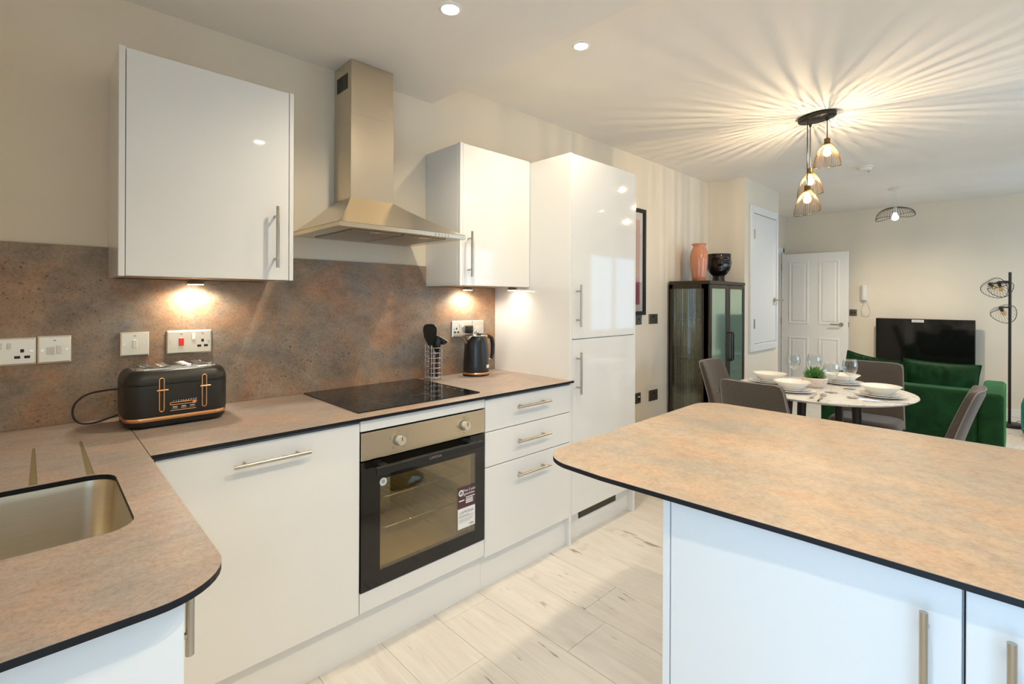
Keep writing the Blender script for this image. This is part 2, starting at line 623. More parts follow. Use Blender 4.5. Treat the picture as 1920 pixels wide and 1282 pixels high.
def dup(root, loc, rz=None, label=None, group=None):
    def cp(o, par):
        c = o.copy()
        COL.objects.link(c)
        c.parent = par
        for ch in list(o.children):
            cp(ch, c)
        return c
    r = cp(root, None)
    r.location = loc
    if rz is not None: r.rotation_euler = (0, 0, rz)
    if label: r['label'] = label
    if group: r['group'] = group
    return r

def text(name, body, size, M, m, parent, align='CENTER', ext=.0003):
    cu = bpy.data.curves.new(name, 'FONT')
    cu.body = body
    cu.size = size
    cu.align_x = align
    cu.align_y = 'CENTER'
    cu.extrude = ext
    t = bpy.data.objects.new(name + '_curve', cu)
    COL.objects.link(t)
    dg = bpy.context.evaluated_depsgraph_get()
    dg.update()
    me = bpy.data.meshes.new_from_object(t.evaluated_get(dg))
    COL.objects.unlink(t)
    bpy.data.objects.remove(t)
    me.transform(wm(parent).inverted() @ M)
    me.materials.clear()
    me.materials.append(m)
    o = link(name, me, parent)
    return o

def front(x, y, z):
    """text frame for a surface facing -y: local x -> +x, local y -> +z"""
    return Matrix.Translation((x, y, z)) @ Matrix.Rotation(PI / 2, 4, 'X')

def light(name, kind, loc, power, col, parent=None, size=.02, rot=None, **kw):
    d = bpy.data.lights.new(name, kind)
    d.energy = power
    d.color = col
    d.shadow_soft_size = size
    for k, v in kw.items():
        setattr(d, k, v)
    o = link(name, d, parent)
    o.location = (wm(parent).inverted() @ Vector(loc)) if parent is not None else loc
    if rot: o.rotation_euler = rot
    return o

# ================================================================== SETTING
ZK, ZD = 2.398, 2.54          # kitchen ceiling, living ceiling
XB = 1.575                    # edge of the lower kitchen ceiling
YR, XL, XF = -3.6, -0.42, 8.0

# floor: a base slab with every plank its own piece
g = G().box(XL - .1, XF + .1, YR - .1, 1.3, -.12, -.008)
floor = struct('floor', g, M_SUBFLOOR)
PW, PL = .2405, 1.30
shared = {}
def plank(x0, x1, y0, y1):
    key = (round(x1 - x0, 3), round(y1 - y0, 3))
    if key not in shared:
        q = G().box(-key[0] / 2 + .0005, key[0] / 2 - .0005, -key[1] / 2 + .0005, key[1] / 2 - .0005, -.008, 0, 0, .0008, 1)
        o = obj('plank', q, M_PLANK, floor, local=True)
        shared[key] = o.data
    else:
        o = link('plank', shared[key], floor)
    o.location = ((x0 + x1) / 2, (y0 + y1) / 2, 0)
k0 = -6
known = {0: -.908, 1: -.65, 2: -1.10, 3: -.99, -1: -1.30}
for i in range(-7, 31):
    xa, xb = max(XL, .951 + i * PW), min(XF, .951 + (i + 1) * PW)
    if xb - xa < .02: continue
    j0 = known.get(i, -random.uniform(0, PL))
    ytop = .0 if xb < 6.0 else .15
    ys = [j0 + k * PL for k in range(-4, 4)]
    ys = [YR] + [y for y in ys if YR + .1 < y < ytop - .05] + [ytop]
    for a, b in zip(ys[:-1], ys[1:]):
        plank(xa, xb, a, b)

# walls
struct('wall_back', G().box(XL - .1, 6.05, 0, .1, 0, 2.6), M_WALL)
struct('wall_cupboard', G().box(5.06, 6.045, -.367, -.0005, 0, ZD), M_WALL)
g = G()
g.box(6.05, 6.93, .15, .25, 0, 2.6).box(7.80, XF + .1, .15, .25, 0, 2.6).box(6.93, 7.80, .15, .25, 2.01, 2.6)
g.box(6.0, 8.1, 1.2, 1.3, 0, 2.6).box(5.95, 6.05, .1, 1.3, 0, 2.6).box(8.0, 8.1, .25, 1.2, 0, 2.6).box(6.0, 8.1, .25, 1.3, 2.5, 2.6)
struct('wall_hall', g, M_WALL)
struct('wall_far', G().box(XF, XF + .1, YR - .1, .15, 0, 2.6), M_WALL)
g = G()
def wall_with_holes_y(g, y0, y1, x0, x1, z1, holes):
    holes = sorted(holes)
    c = x0
    for hx0, hx1, hz0, hz1 in holes:
        g.box(c, hx0, y0, y1, 0, z1)
        g.box(hx0, hx1, y0, y1, 0, hz0)
        g.box(hx0, hx1, y0, y1, hz1, z1)
        c = hx1
    g.box(c, x1, y0, y1, 0, z1)
wall_with_holes_y(g, YR - .1, YR, XL - .1, XF + .1, 2.6, WR)
struct('wall_right', g, M_WALL)
g = G()
g.box(XL - .1, XL, WL[1], .1, 0, 2.6).box(XL - .1, XL, YR, WL[0], 0, 2.6)
g.box(XL - .1, XL, WL[0], WL[1], 0, WL[2]).box(XL - .1, XL, WL[0], WL[1], WL[3], 2.6)
struct('wall_left', g, M_WALL)
# ceilings
struct('ceiling', G().box(XL - .1, XF + .1, YR - .1, .25, ZD, ZD + .1), M_CEIL)
struct('ceiling', G().box(XL - .1, XB, YR - .1, .1, ZK, ZD), M_CEIL)
# windows
def window(n, axis, a0, a1, z0, z1, pos, out):
    """frame, glazing bars, sill and a pane of glass; axis 'y' wall faces y"""
    def bx(g, a, b, d0, d1, c, d):
        if axis == 'y': g.box(a, b, min(pos + out * d0, pos + out * d1), max(pos + out * d0, pos + out * d1), c, d, 0, .003, 1)
        else: g.box(min(pos + out * d0, pos + out * d1), max(pos + out * d0, pos + out * d1), a, b, c, d, 0, .003, 1)
    t = .055
    g = G()
    bx(g, a0, a1, .02, .08, z0, z0 + t); bx(g, a0, a1, .02, .08, z1 - t, z1)
    bx(g, a0, a0 + t, .02, .08, z0, z1); bx(g, a1 - t, a1, .02, .08, z0, z1)
    fr = struct('window_%d' % n, g, M_TRIM)
    fr['kind'] = 'structure'
    g = G()
    mid = (a0 + a1) / 2
    bx(g, mid - .03, mid + .03, .025, .075, z0, z1)
    obj('mullion', g, M_TRIM, fr)
    g = G()
    bx(g, a0 + t, a1 - t, .045, .051, z0 + t, z1 - t)
    obj('pane', g, M_WINDOW, fr)
    g = G()
    bx(g, a0 - .05, a1 + .05, .02, -.09, z0 - .03, z0)
    obj('sill', g, M_TRIM, fr)
window(1, 'y', *WR[0], YR, -1)
window(2, 'y', *WR[1], YR, -1)
window(3, 'x', *WL, XL, -1)
# baseboards
def skirting(g, x0, x1, y0, y1):
    g.box(x0, x1, y0, y1, 0, .09, 0, .004, 1)
struct('baseboard_back', (lambda g: (skirting(g, 2.69, 5.06, -.015, 0), g)[1])(G()), M_TRIM)
struct('baseboard_cupboard', (lambda g: (skirting(g, 5.06, 6.045, -.382, -.367), g)[1])(G()), M_TRIM)
struct('baseboard_far', (lambda g: (skirting(g, XF - .015, XF, YR, .15), g)[1])(G()), M_TRIM)
struct('baseboard_right', (lambda g: (skirting(g, 2.2, XF - .02, YR, YR + .015), g)[1])(G()), M_TRIM)

# door_1: open panelled door parallel to the far wall, hung on the hall doorway
DX = 7.80
g = G()
g.box(DX, DX + .04, -.676, .141, .008, 1.98, 0, .003, 1)
d1 = struct('door_1', g, M_TRIM)
for y0, y1, z0, z1 in ((-.205, .045, .985, 1.875), (-.575, -.33, .985, 1.875), (-.205, .045, .16, .80), (-.575, -.33, .16, .80)):
    g = G()
    q = .022
    for a, b, c, d in ((y0, y1, z0, z0 + q), (y0, y1, z1 - q, z1), (y0, y0 + q, z0 + q, z1 - q), (y1 - q, y1, z0 + q, z1 - q)):
        g.box(DX - .007, DX + .001, a, b, c, d, 0, .0035, 2)
    g.box(DX - .006, DX + .001, y0 + .045, y1 - .045, z0 + .045, z1 - .045, 0, .005, 2)
    obj('panel', g, M_TRIM, d1)
def lever(parent, p, nrm, along, mt):
    """lever handle: rose, neck, grip"""
    p, nrm, along = Vector(p), Vector(nrm), Vector(along)
    g = G()
    g.cyl(p, p + nrm * .008, .026, n=20)
    g.cyl(p, p + nrm * .05, .009, n=12)
    g.tube([p + nrm * .048, p + nrm * .05 + along * .03, p + nrm * .05 + along * .12], .009, 10)
    return obj('handle', g, mt, parent)
lever(d1, (DX, -.60, .995), (-1, 0, 0), (0, 1, 0), M_HANDLE)
lever(d1, (DX + .04, -.60, .995), (1, 0, 0), (0, 1, 0), M_HANDLE)
obj('latch', G().box(DX + .008, DX + .032, -.684, -.675, .965, 1.03), M_HANDLE, d1)
for z in (1.80, 1.02, .22):
    g = G().box(DX - .004, DX + .012, .138, .150, z - .05, z + .05)
    obj('hinge', g, M_BRASS, d1)
g = G()
g.box(6.86, 6.93, .135, .15, 0, 2.08, 0, .004, 1).box(7.845, 7.90, .135, .15, 0, 2.08, 0, .004, 1).box(6.86, 7.90, .135, .15, 2.01, 2.08, 0, .004, 1)
g.box(6.93, 6.95, .15, .25, 0, 2.01).box(7.78, 7.80, .15, .25, 0, 2.01).box(6.95, 7.78, .15, .25, 1.99, 2.01)
struct('trim_1', g, M_TRIM)
# door_2: small cupboard door in the boxed-out wall
yb = -.367
g = G()
g.box(5.255, 5.918, yb - .016, yb - .002, .872, 2.203, 0, .002, 1)
d2 = struct('door_2', g, M_TRIM)
g = G()
for a, b, c, d in ((5.178, 5.250, .79, 2.285), (5.923, 5.968, .79, 2.285), (5.250, 5.923, 2.210, 2.285), (5.250, 5.923, .79, .865)):
    g.box(a, b, yb - .024, yb, c, d, 0, .006, 2)
obj('frame', g, M_TRIM, d2)
lever(d2, (5.862, yb - .016, 1.32), (0, -1, 0), (1, 0, 0), M_HANDLE)
for z in (1.99, 1.075):
    g = G()
    g.box(5.246, 5.262, yb - .030, yb - .014, z - .048, z + .048)
    obj('hinge', g, M_HANDLE, d2)

# ================================================================== KITCHEN
YF, ZW = -.6066, .884
def bar_handle(parent, p0, p1, nrm, r=.006, inset=.035, stand=.032, name='handle', inset1=None):
    """bar handle with two posts; p0-p1 are the bar's ends on the face plane"""
    p0, p1, nrm = Vector(p0), Vector(p1), Vector(nrm)
    t = (p1 - p0).normalized()
    a, b = p0 + nrm * stand, p1 + nrm * stand
    g = G()
    g.cyl(a, b, r, n=14)
    for q in (p0 + t * inset, p1 - t * (inset if inset1 is None else inset1)):
        g.cyl(q, q + nrm * stand, r * .72, n=10)
    return obj(name, g, M_HANDLE, parent)
FN = (0, -1, 0)

# splashback
g = G().box(XL + .001, 2.0445, -.010, -.0005, ZW, 1.494, 0, .001, 1)
tag(obj('splashback', g, M_SPLASH), 'rust brown slate effect splashback panel behind the hob and toaster', 'splashback')

# wall cabinets
def wall_cabinet(label, x0, x1, door, fillers, handle, z0=1.384, z1=2.107, yf=-.3057):
    t = thing('wall_cabinet', label, 'wall cabinet', ((x0 + x1) / 2, -.001, z0), 0, 'white gloss wall cabinets')
    g = G()
    g.box(x0, x0 + .018, yf + .022, -.001, z0, z1, 0, .001, 1).box(x1 - .018, x1, yf + .022, -.001, z0, z1, 0, .001, 1)
    g.box(x0 + .018, x1 - .018, yf + .022, -.001, z1 - .018, z1).box(x0 + .018, x1 - .018, -.01, -.001, z0, z1)
    g.box(x0 + .018, x1 - .018, yf + .022, -.01, z0 + .002, z0 + .018, 1)
    obj('carcass', g, [M_GLOSS, M_CARC], t)
    for a, b in fillers:
        obj('side_panel', G().box(a, b, yf - .001, yf + .021, z0, z1 + .003, 0, .001, 1), M_GLOSS, t)
    d = obj('door', G().box(door[0], door[1], yf, yf + .019, z0 + .001, z1, 0, .0015, 2), M_GLOSS, t)
    bar_handle(d, (handle, yf, 1.430), (handle, yf, 1.660), FN)
    return t
wall_cabinet('white gloss wall cabinet hung above the toaster', .184, .718, (.2025, .7005), [(.184, .2005), (.7025, .718)], .650)
wall_cabinet('white gloss wall cabinet above the kettle, against the tall unit', 1.5355, 2.044, (1.555, 2.042), [(1.5355, 1.553)], 1.590)

# tall housing
t = thing('tall_cabinet', 'tall white gloss housing cabinet with two doors at the end of the run', 'tall cabinet', (2.365, -.001, 0))
g = G()
g.box(2.0445, 2.0625, YF + .001, -.001, 0, 2.1, 0, .001, 1)
obj('side_panel', g, M_GLOSS, t)
g = G().box(2.668, 2.686, YF + .001, -.001, 0, 2.1, 0, .001, 1)
obj('side_panel', g, M_GLOSS, t)
g = G().box(2.0625, 2.668, YF + .022, -.001, .155, 2.1)
obj('carcass', g, M_SATIN, t)
d = obj('door', G().box(2.0645, 2.666, YF, YF + .019, 1.103, 2.097, 0, .0015, 2), M_GLOSS, t)
bar_handle(d, (2.098, YF, 1.170), (2.098, YF, 1.395), FN)
d = obj('door', G().box(2.0645, 2.666, YF, YF + .019, .158, 1.098, 0, .0015, 2), M_GLOSS, t)
bar_handle(d, (2.101, YF, .807), (2.101, YF, 1.032), FN)
pl = obj('plinth', G().box(2.0625, 2.668, -.560, -.545, 0, .154), M_SATIN, t)
g = G()
g.box(2.18, 2.54, -.563, -.5605, .093, .132, 0)
for i in range(4):
    g.box(2.186, 2.534, -.566, -.5625, .0975 + i * .0088, .1005 + i * .0088, 1)
obj('vent_grille', g, [M_BLACKP, M_NICKEL_D], pl)

# base run
t = thing('base_cabinet', 'white base cabinet with one full door and top bar handle under the toaster', 'base cabinet', (.54, -.3, 0))
g = G().box(.1600, .2355, YF + .003, YF + .02, .15, .870)
obj('corner_post', g, M_SATIN, t)
obj('carcass', G().box(.2395, .846, YF + .021, -.02, .15, .871), M_SATIN, t)
d = obj('door', G().box(.2385, .8455, YF, YF + .019, .165, .862, 0, .0015, 2), M_SATIN, t)
bar_handle(d, (.428, YF, .806), (.657, YF, .806), FN)
obj('plinth', G().box(.2, 1.4465, -.578, -.561, 0, .148), M_SATIN, t)

t = thing('oven_housing', 'white housing unit around the built in oven', 'oven housing', (1.147, -.3, 0))
g = G()
g.box(.8475, .8625, YF + .035, -.02, .15, .871).box(1.4315, 1.4460, YF + .035, -.02, .15, .871).box(.8625, 1.4315, -.05, -.02, .15, .871)
g.box(.8625, 1.4315, YF + .035, -.05, .15, .17)
obj('carcass', g, M_SATIN, t)
obj('filler_panel', G().box(.8485, 1.4455, YF, YF + .019, .829, .868, 0, .001, 1), M_SATIN, t)
obj('filler_panel', G().box(.8485, 1.4455, YF, YF + .019, .167, .2395, 0, .001, 1), M_SATIN, t)

t = thing('drawer_unit', 'white three drawer unit between the oven and the tall cabinet', 'drawers', (1.745, -.3, 0))
obj('carcass', G().box(1.448, 2.044, YF + .021, -.02, .15, .871), M_SATIN, t)
for z0, z1, hz in ((.718, .862, .8085), (.558, .714, .645), (.156, .554, .487)):
    d = obj('drawer', G().box(1.4485, 2.0435, YF, YF + .019, z0, z1, 0, .0015, 2), M_SATIN, t)
    bar_handle(d, (1.628, YF, hz), (1.861, YF, hz), FN)
obj('plinth', G().box(1.4475, 2.044, -.578, -.561, 0, .148), M_SATIN, t)

# oven
ov = thing('oven', 'built in single oven with steel fascia and black glass door', 'oven', (1.147, -.3, .2415))
OX0, OX1 = .8505, 1.4435
obj('casing', G().box(OX0 + .02, OX1 - .02, -.55, -.47, .72, .81).box(OX0 + .016, OX0 + .02, -.585, -.09, .2415, .81).box(OX1 - .02, OX1 - .016, -.585, -.09, .2415, .81), M_BLACKMETAL, ov)
g = G()
YO = YF - .002
fx0, fx1 = OX0 + .012, OX1 - .012
# cavity: open box facing the door
cv = G()
c0, c1, cz0, cz1, cy0, cy1 = .905, 1.385, .285, .665, -.575, -.13
for b_ in ((c0 - .006, c0, cy0, cy1, cz0, cz1), (c1, c1 + .006, cy0, cy1, cz0, cz1), (c0, c1, cy1, cy1 + .006, cz0, cz1),
           (c0, c1, cy0, cy1, cz0 - .006, cz0), (c0, c1, cy0, cy1, cz1, cz1 + .006)):
    cv.box(*b_)
obj('cavity', cv, mat('glow_tinted_enamel', (.60, .54, .38), .35), ov)  # enamel lightened and yellowed so the interior seems to glow
fa = obj('control_panel', G().box(OX0, OX1, YF - .003, YF + .03, .722, .8235, 0, .0015, 2), M_STEEL, ov)
for kx in (1.005, 1.325):
    g = G()
    kz = .7735
    g.cyl((kx, YF - .003, kz), (kx, YF - .010, kz), .0235, .022, 28)
    g.cyl((kx, YF - .010, kz), (kx, YF - .030, kz), .0185, .0172, 28, 2)
    g.box(kx - .0012, kx + .0012, YF - .0315, YF - .0295, kz, kz + .015, 1)
    obj('knob', g, [M_STEEL_D, M_BLACKP, mat('satin_knob_metal', (.72, .66, .54), .3, .6)], ov)
    g = G()
    n = 5 if kx < 1.1 else 8
    for i in range(n):
        a = R(90) - (R(360) / (n + .0)) * i
        px, pz = kx + .038 * math.cos(a), kz + .032 * math.sin(a)
        w = .0042 if kx < 1.1 or i == 0 else .0018
        if w > .003:
            for e in ((-w, w, w - .001, w), (-w, w, -w, -w + .001), (-w, -w + .001, -w, w), (w - .001, w, -w, w)):
                g.box(px + e[0], px + e[1], YF - .0034, YF - .0028, pz + e[2], pz + e[3])
        else:
            g.box(px - w, px + w, YF - .0034, YF - .0028, pz - w, pz + w)
    obj('dial_marks', g, M_PRINT, fa)['kind'] = 'stuff'
# door: black rim with a see-through window
dz0, dz1 = .2425, .7165
wx0, wx1, wz0, wz1 = .9275, 1.3895, .300, .640
g = G()
y0, y1 = YF - .003, YF + .022
g.box(OX0, wx0, y0, y1, dz0, dz1).box(wx1, OX1, y0, y1, dz0, dz1).box(wx0, wx1, y0, y1, dz0, wz0).box(wx0, wx1, y0, y1, wz1, dz1)
dr = obj('door', g, M_OVENRIM, ov)
obj('window_glass', G().box(wx0, wx1, y0, y0 + .004, wz0, wz1), M_OVENGLASS, dr)
g = G()
hz = .692
g.box(.888, 1.392, YF - .058, YF - .040, hz - .016, hz + .012, 0, .003, 2)
g.box(.912, .945, YF - .045, YF - .003, hz - .010, hz + .010, 0, .002, 1).box(1.335, 1.368, YF - .045, YF - .003, hz - .010, hz + .010, 0, .002, 1)
obj('handle', g, M_BLACKP, dr)
text('handle_lettering', 'LAMONA', .014, front(1.14, YF - .0583, hz - .002), M_PRINT, dr)
for z in (.425, .545):
    g = G()
    g.tube([(c0 + .004, -.16, z), (c0 + .004, -.555, z), (c1 - .004, -.555, z), (c1 - .004, -.16, z)], .0028, 6)
    for i in range(14):
        x = c0 + .03 + i * .0325
        g.cyl((x, -.16, z), (x, -.555, z), .0014, n=5)
    obj('rack', g, M_CHROME, ov)
# stickers on the glass
yst = YF - .0036
sx0, sx1 = 1.2935, 1.3885
st = obj('energy_sticker', G().box(sx0, sx1, yst, yst + .0005, .418, .508), mat('plum_label', (.085, .03, .045), .5), dr)
text('lettering', 'Free 2 year', .0150, front(1.3555, yst - .0002, .490), M_PRINTW, dr)
text('lettering', 'guarantee', .0150, front(1.3545, yst - .0002, .475), M_PRINTW, dr)
g = G()
for i in range(32):
    a0, a1 = 2 * PI * i / 32, 2 * PI * (i + 1) / 32
    cx_, cz_ = 1.3105, .4835
    q = [(cx_ + r_ * math.cos(a), yst - .0003, cz_ + r_ * math.sin(a)) for r_, a in ((.0075, a0), (.0135, a0), (.0135, a1), (.0075, a1))]
    g.add(q, [(0, 1, 2, 3)])
g.box(1.309, 1.312, yst - .0004, yst - .0002, .479, .488)
for a, b, c, d in ((1.299, 1.328, .448, .453), (1.336, 1.386, .458, .462), (1.336, 1.376, .450, .454), (1.336, 1.376, .442, .447), (1.336, 1.376, .434, .439)):
    g.box(a, b, yst - .0004, yst - .0002, c, d)
obj('printed_marks', g, M_PRINTW, dr)
obj('warranty_label', G().box(sx0, sx1, yst, yst + .0005, .330, .4165), mat('white_label', (.82, .82, .84), .5), dr)
text('lettering', 'LAMONA', .0185, front(1.341, yst - .0002, .398), M_PRINT, dr)
g = G()
for k, (w, z) in enumerate(((.055, .3835), (.082, .3785), (.075, .370), (.078, .366), (.075, .362), (.06, .358))):
    g.box(1.299, 1.299 + w, yst - .0004, yst - .0002, z, z + (.0018 if k < 2 else .0008))
g.box(1.358, 1.378, yst - .0004, yst - .0002, .3425, .345).box(1.358, 1.382, yst - .0004, yst - .0002, .338, .3405)
obj('printed_lines', g, M_PRINT, dr)
g = G().cyl((.940, yst + .0005, .628), (.940, yst, .628), .0150, n=28)
rs = obj('round_sticker', g, mat('white_sticker', (.85, .85, .85), .5), dr)
g = G()
for k, w in enumerate((.010, .014, .014, .010)):
    g.box(.940 - w / 2, .940 + w / 2, yst - .0004, yst - .0001, .633 - k * .0035, .635 - k * .0035)
obj('printed_lines', g, M_PRINT, dr)

# worktops (12 mm compact laminate with a black core)
def worktop(name, label, poly, holes=(), mtop=M_TOP, grooves=()):
    g = G()
    g.prism(poly, ZW - .012, ZW - .0008, 1, 1, holes)
    o = obj(name, g, [mtop, M_CORE])
    # decor skin on top, recessed a hair from the edge like a real chamfer
    g2 = G()
    g2.prism(poly, ZW - .0009, ZW, 0, 0, list(holes) + [gp for gp, _ in grooves])
    for gp, _ in grooves:
        g2.prism(gp, ZW - .0012, ZW - .0007, 1)
    s = obj('decor_surface', g2, [mtop, M_GROOVE], o)
    tag(o, label, 'worktop')
    return o
worktop('worktop', 'rust slate worktop along the back wall carrying the hob',
        [(.2262, -.6214), (2.062, -.6214), (2.062, -.6085), (2.0435, -.6085), (2.0435, -.0105), (.2262, -.0105)])
hole = rr(-.345, .140, -1.113, -.705, .055)
r_ = .105
outl = [(XL + .001, -1.4365)] + [(.2245 - r_ + r_ * math.cos(a), -1.4365 + r_ + r_ * math.sin(a)) for a in [R(-90 + 9 * i) for i in range(11)]] + [(.2245, -.0105), (XL + .001, -.0105)]
gr = []
for gx in (-.004, .0965, -.105, -.205):
    gr.append(([(gx - .0075, -.6985), (gx + .0075, -.6985), (gx + .003, -.318), (gx, -.312), (gx - .003, -.318)], 0))
worktop('worktop', 'rust slate sink worktop with rounded corner and drainer grooves', outl, [hole], grooves=gr)
# island worktop: front edge, rounded corners
def arc(cx, cy_, r, a0, a1, n=9):
    return [(cx + r * math.cos(R(a0 + (a1 - a0) * i / n)), cy_ + r * math.sin(R(a0 + (a1 - a0) * i / n))) for i in range(n + 1)]
isl = [(1.055, -3.2), (2.06, -3.2)] + arc(1.965, -1.432, .10, 0, 90) + arc(1.112, -1.455, .115, 100, 182) + [(.994, -1.56), (1.018, -1.99)]
worktop('worktop', 'rust slate island worktop with rounded corners and black edge', isl, mtop=M_TOP_I)

# sink
t = thing('sink', 'undermounted stainless steel sink bowl with rounded corners', 'sink', (-.10, -.91, .70))
g = G()
prev = None
lv = [(0.0, ZW - .0125), (.004, ZW - .03), (.010, .74), (.022, .712), (.045, .702)]
rings = []
for ins, z in lv:
    rings.append([(x, y, z) for x, y in rr(-.345 + ins, .140 - ins, -1.113 + ins, -.705 - ins, max(.012, .055 - ins * .3), 8)])
n = len(rings[0])
vs = [p for rg in rings for p in rg]
fs = []
for j in range(len(rings) - 1):
    for i in range(n):
        a, b = j * n + i, j * n + (i + 1) % n
        fs.append((a, a + n, b + n, b))
g.add(vs, fs, 0, True)
g.add(rings[-1], [tuple(range(n))], 0)
fl = rr(-.37, .165, -1.138, -.68, .06, 8)
g.prism(fl, ZW - .0145, ZW - .0125, 0, 0, [rr(-.345, .140, -1.113, -.705, .055, 8)])
obj('bowl', g, M_SINK, t)
g = G().cyl((-.10, -.91, .7015), (-.10, -.91, .705), .045, n=28).cyl((-.10, -.91, .705), (-.10, -.91, .7065), .028, n=24, m=1)
obj('drain', g, [M_CHROME, M_BLACKP], t)

# sink base unit: end panel faces the camera, its door faces the room
t = thing('sink_cabinet', 'white sink base cabinet under the rounded worktop corner', 'base cabinet', (-.1, -1.0, 0))
obj('end_panel', G().box(XL + .001, .1595, -1.412, -1.394, .0, .871, 0, .001, 1), M_SATIN, t)
obj('carcass', G().box(XL + .001, .138, -1.393, -1.36, .15, .871).box(.10, .138, -1.36, -.635, .15, .69), M_SATIN, t)
d = obj('door', G().box(.1395, .1585, -1.390, -.93, .165, .862, 0, .0015, 2), M_SATIN, t)
bar_handle(d, (.1585, -1.345, .742), (.1585, -1.345, .869), (1, 0, 0), .0065, .033, .021, 'handle', .008)
obj('door', G().box(.1395, .1585, -.927, -.640, .165, .862, 0, .0015, 2), M_SATIN, t)
obj('plinth', G().box(.095, .110, -1.394, -.62, 0, .148), M_SATIN, t)

# hob
hb = thing('hob', 'black ceramic glass hob set in the worktop below the hood', 'hob', (1.167, -.285, ZW))
obj('glass', G().prism(rr(.868, 1.468, -.549, -.022, .006, 3), ZW, ZW + .005), M_BLACKG, hb)
g = G()
for cx_, cy_, r in ((1.01, -.41, .09), (1.01, -.17, .075), (1.26, -.16, .09), (1.26, -.41, .075)):
    for a, b in ((-r, r),):
        g.box(cx_ - r, cx_ + r, cy_ - .0007, cy_ + .0007, ZW + .005, ZW + .0052)
        g.box(cx_ - .0007, cx_ + .0007, cy_ - r, cy_ + r, ZW + .005, ZW + .0052)
for k in range(7):
    y = -.46 + k * .055
    g.box(1.425, 1.437, y - .003, y + .003, ZW + .005, ZW + .0052)
    g.box(1.429, 1.433, y - .012, y - .008, ZW + .005, ZW + .0052)
obj('zone_marks', g, mat('hob_print', (.16, .13, .09), .5), hb)['kind'] = 'stuff'

# cooker hood
ho = thing('cooker_hood', 'stainless steel chimney cooker hood above the hob', 'cooker hood', (1.13, -.2, 1.59))
hx0, hx1, hy = .826, 1.438, -.474
cx0, cx1, cyf = 1.0155, 1.2325, -.176
g = G()
# canopy: lip then concave slopes up to the chimney foot
lv = []
for k in range(11):
    s = k / 10
    e = 1 - (1 - s) ** 1.0
    z = 1.612 + (1.772 - 1.612) * (.80 * s + .20 * s * s)
    lv.append((hx0 + (cx0 - hx0) * e, hx1 + (cx1 - hx1) * e, hy + (cyf - hy) * e, z))
for nm in ('l', 'f', 'r'):
    vs = []
    for x0, x1, y, z in lv:
        vs += {'l': [(x0, -.001, z), (x0, y, z)], 'f': [(x0, y, z), (x1, y, z)], 'r': [(x1, y, z), (x1, -.001, z)]}[nm]
    g.add(vs, [(2 * i, 2 * i + 1, 2 * i + 3, 2 * i + 2) for i in range(10)], 0, True)
g.box(hx0, hx1, hy, -.001, 1.5925, 1.612, 0, .0015, 1)
can = obj('canopy', g, M_STEEL, ho)
obj('chimney', G().box(cx0, cx1, cyf, -.001, 1.770, 2.155, 0, .001, 1), M_STEEL, ho)
ch = obj('chimney', G().box(cx0 + .002, cx1 - .002, cyf + .002, -.001, 2.153, ZK - .0005, 0, .001, 1), M_STEEL, ho)
g = G()
for i in range(9):
    y = -.137 + i * .0125
    g.box(cx0 + .0005, cx0 + .0021, y, y + .006, 2.275, 2.345)
obj('vent_slots', g, M_BLACKP, ch)
for a, b in ((hx0 + .075, 1.127), (1.137, hx1 - .075)):
    g = G().box(a, b, hy + .05, -.06, 1.5885, 1.5926, 0, .002, 1)
    f = obj('filter', g, M_STEEL_D, ho)
    obj('filter_catch', G().box((a + b) / 2 - .03, (a + b) / 2 + .03, hy + .055, hy + .075, 1.5865, 1.5886, 0, .001, 1), M_STEEL, f)
for i in range(5):
    x = 1.272 + i * .0175
    obj('button', G().cyl((x, hy - .0005, 1.602), (x, hy - .006, 1.602), .0045, n=12), M_CHROME, ho)

# puck lights under the wall cabinets
def puck(label, x, y, power=P_PUCK):
    z = 1.384
    t = thing('puck_light', label, 'light', (x, y, z), 0, 'round lights under the wall cabinets')
    g = G().cyl((x, y, z - .0165), (x, y, z), .030, .024, 28)
    obj('housing', g, M_HANDLE, t)
    g = G().cyl((x, y, z - .0185), (x, y, z - .0165), .026, n=28)
    obj('diffuser', g, M_LEDWARM, t)
    light('puck_lamp', 'SPOT', (x, y, z - .022), power, (1, .89, .72), t, .018, (0, 0, 0), spot_size=R(168), spot_blend=.5)
puck('round light under the wall cabinet above the toaster', .441, -.065)
puck('round light under the right wall cabinet, nearer the hood', 1.782, -.065)
puck('round light under the right wall cabinet, touching the tall unit', 1.99, -.22, .6)

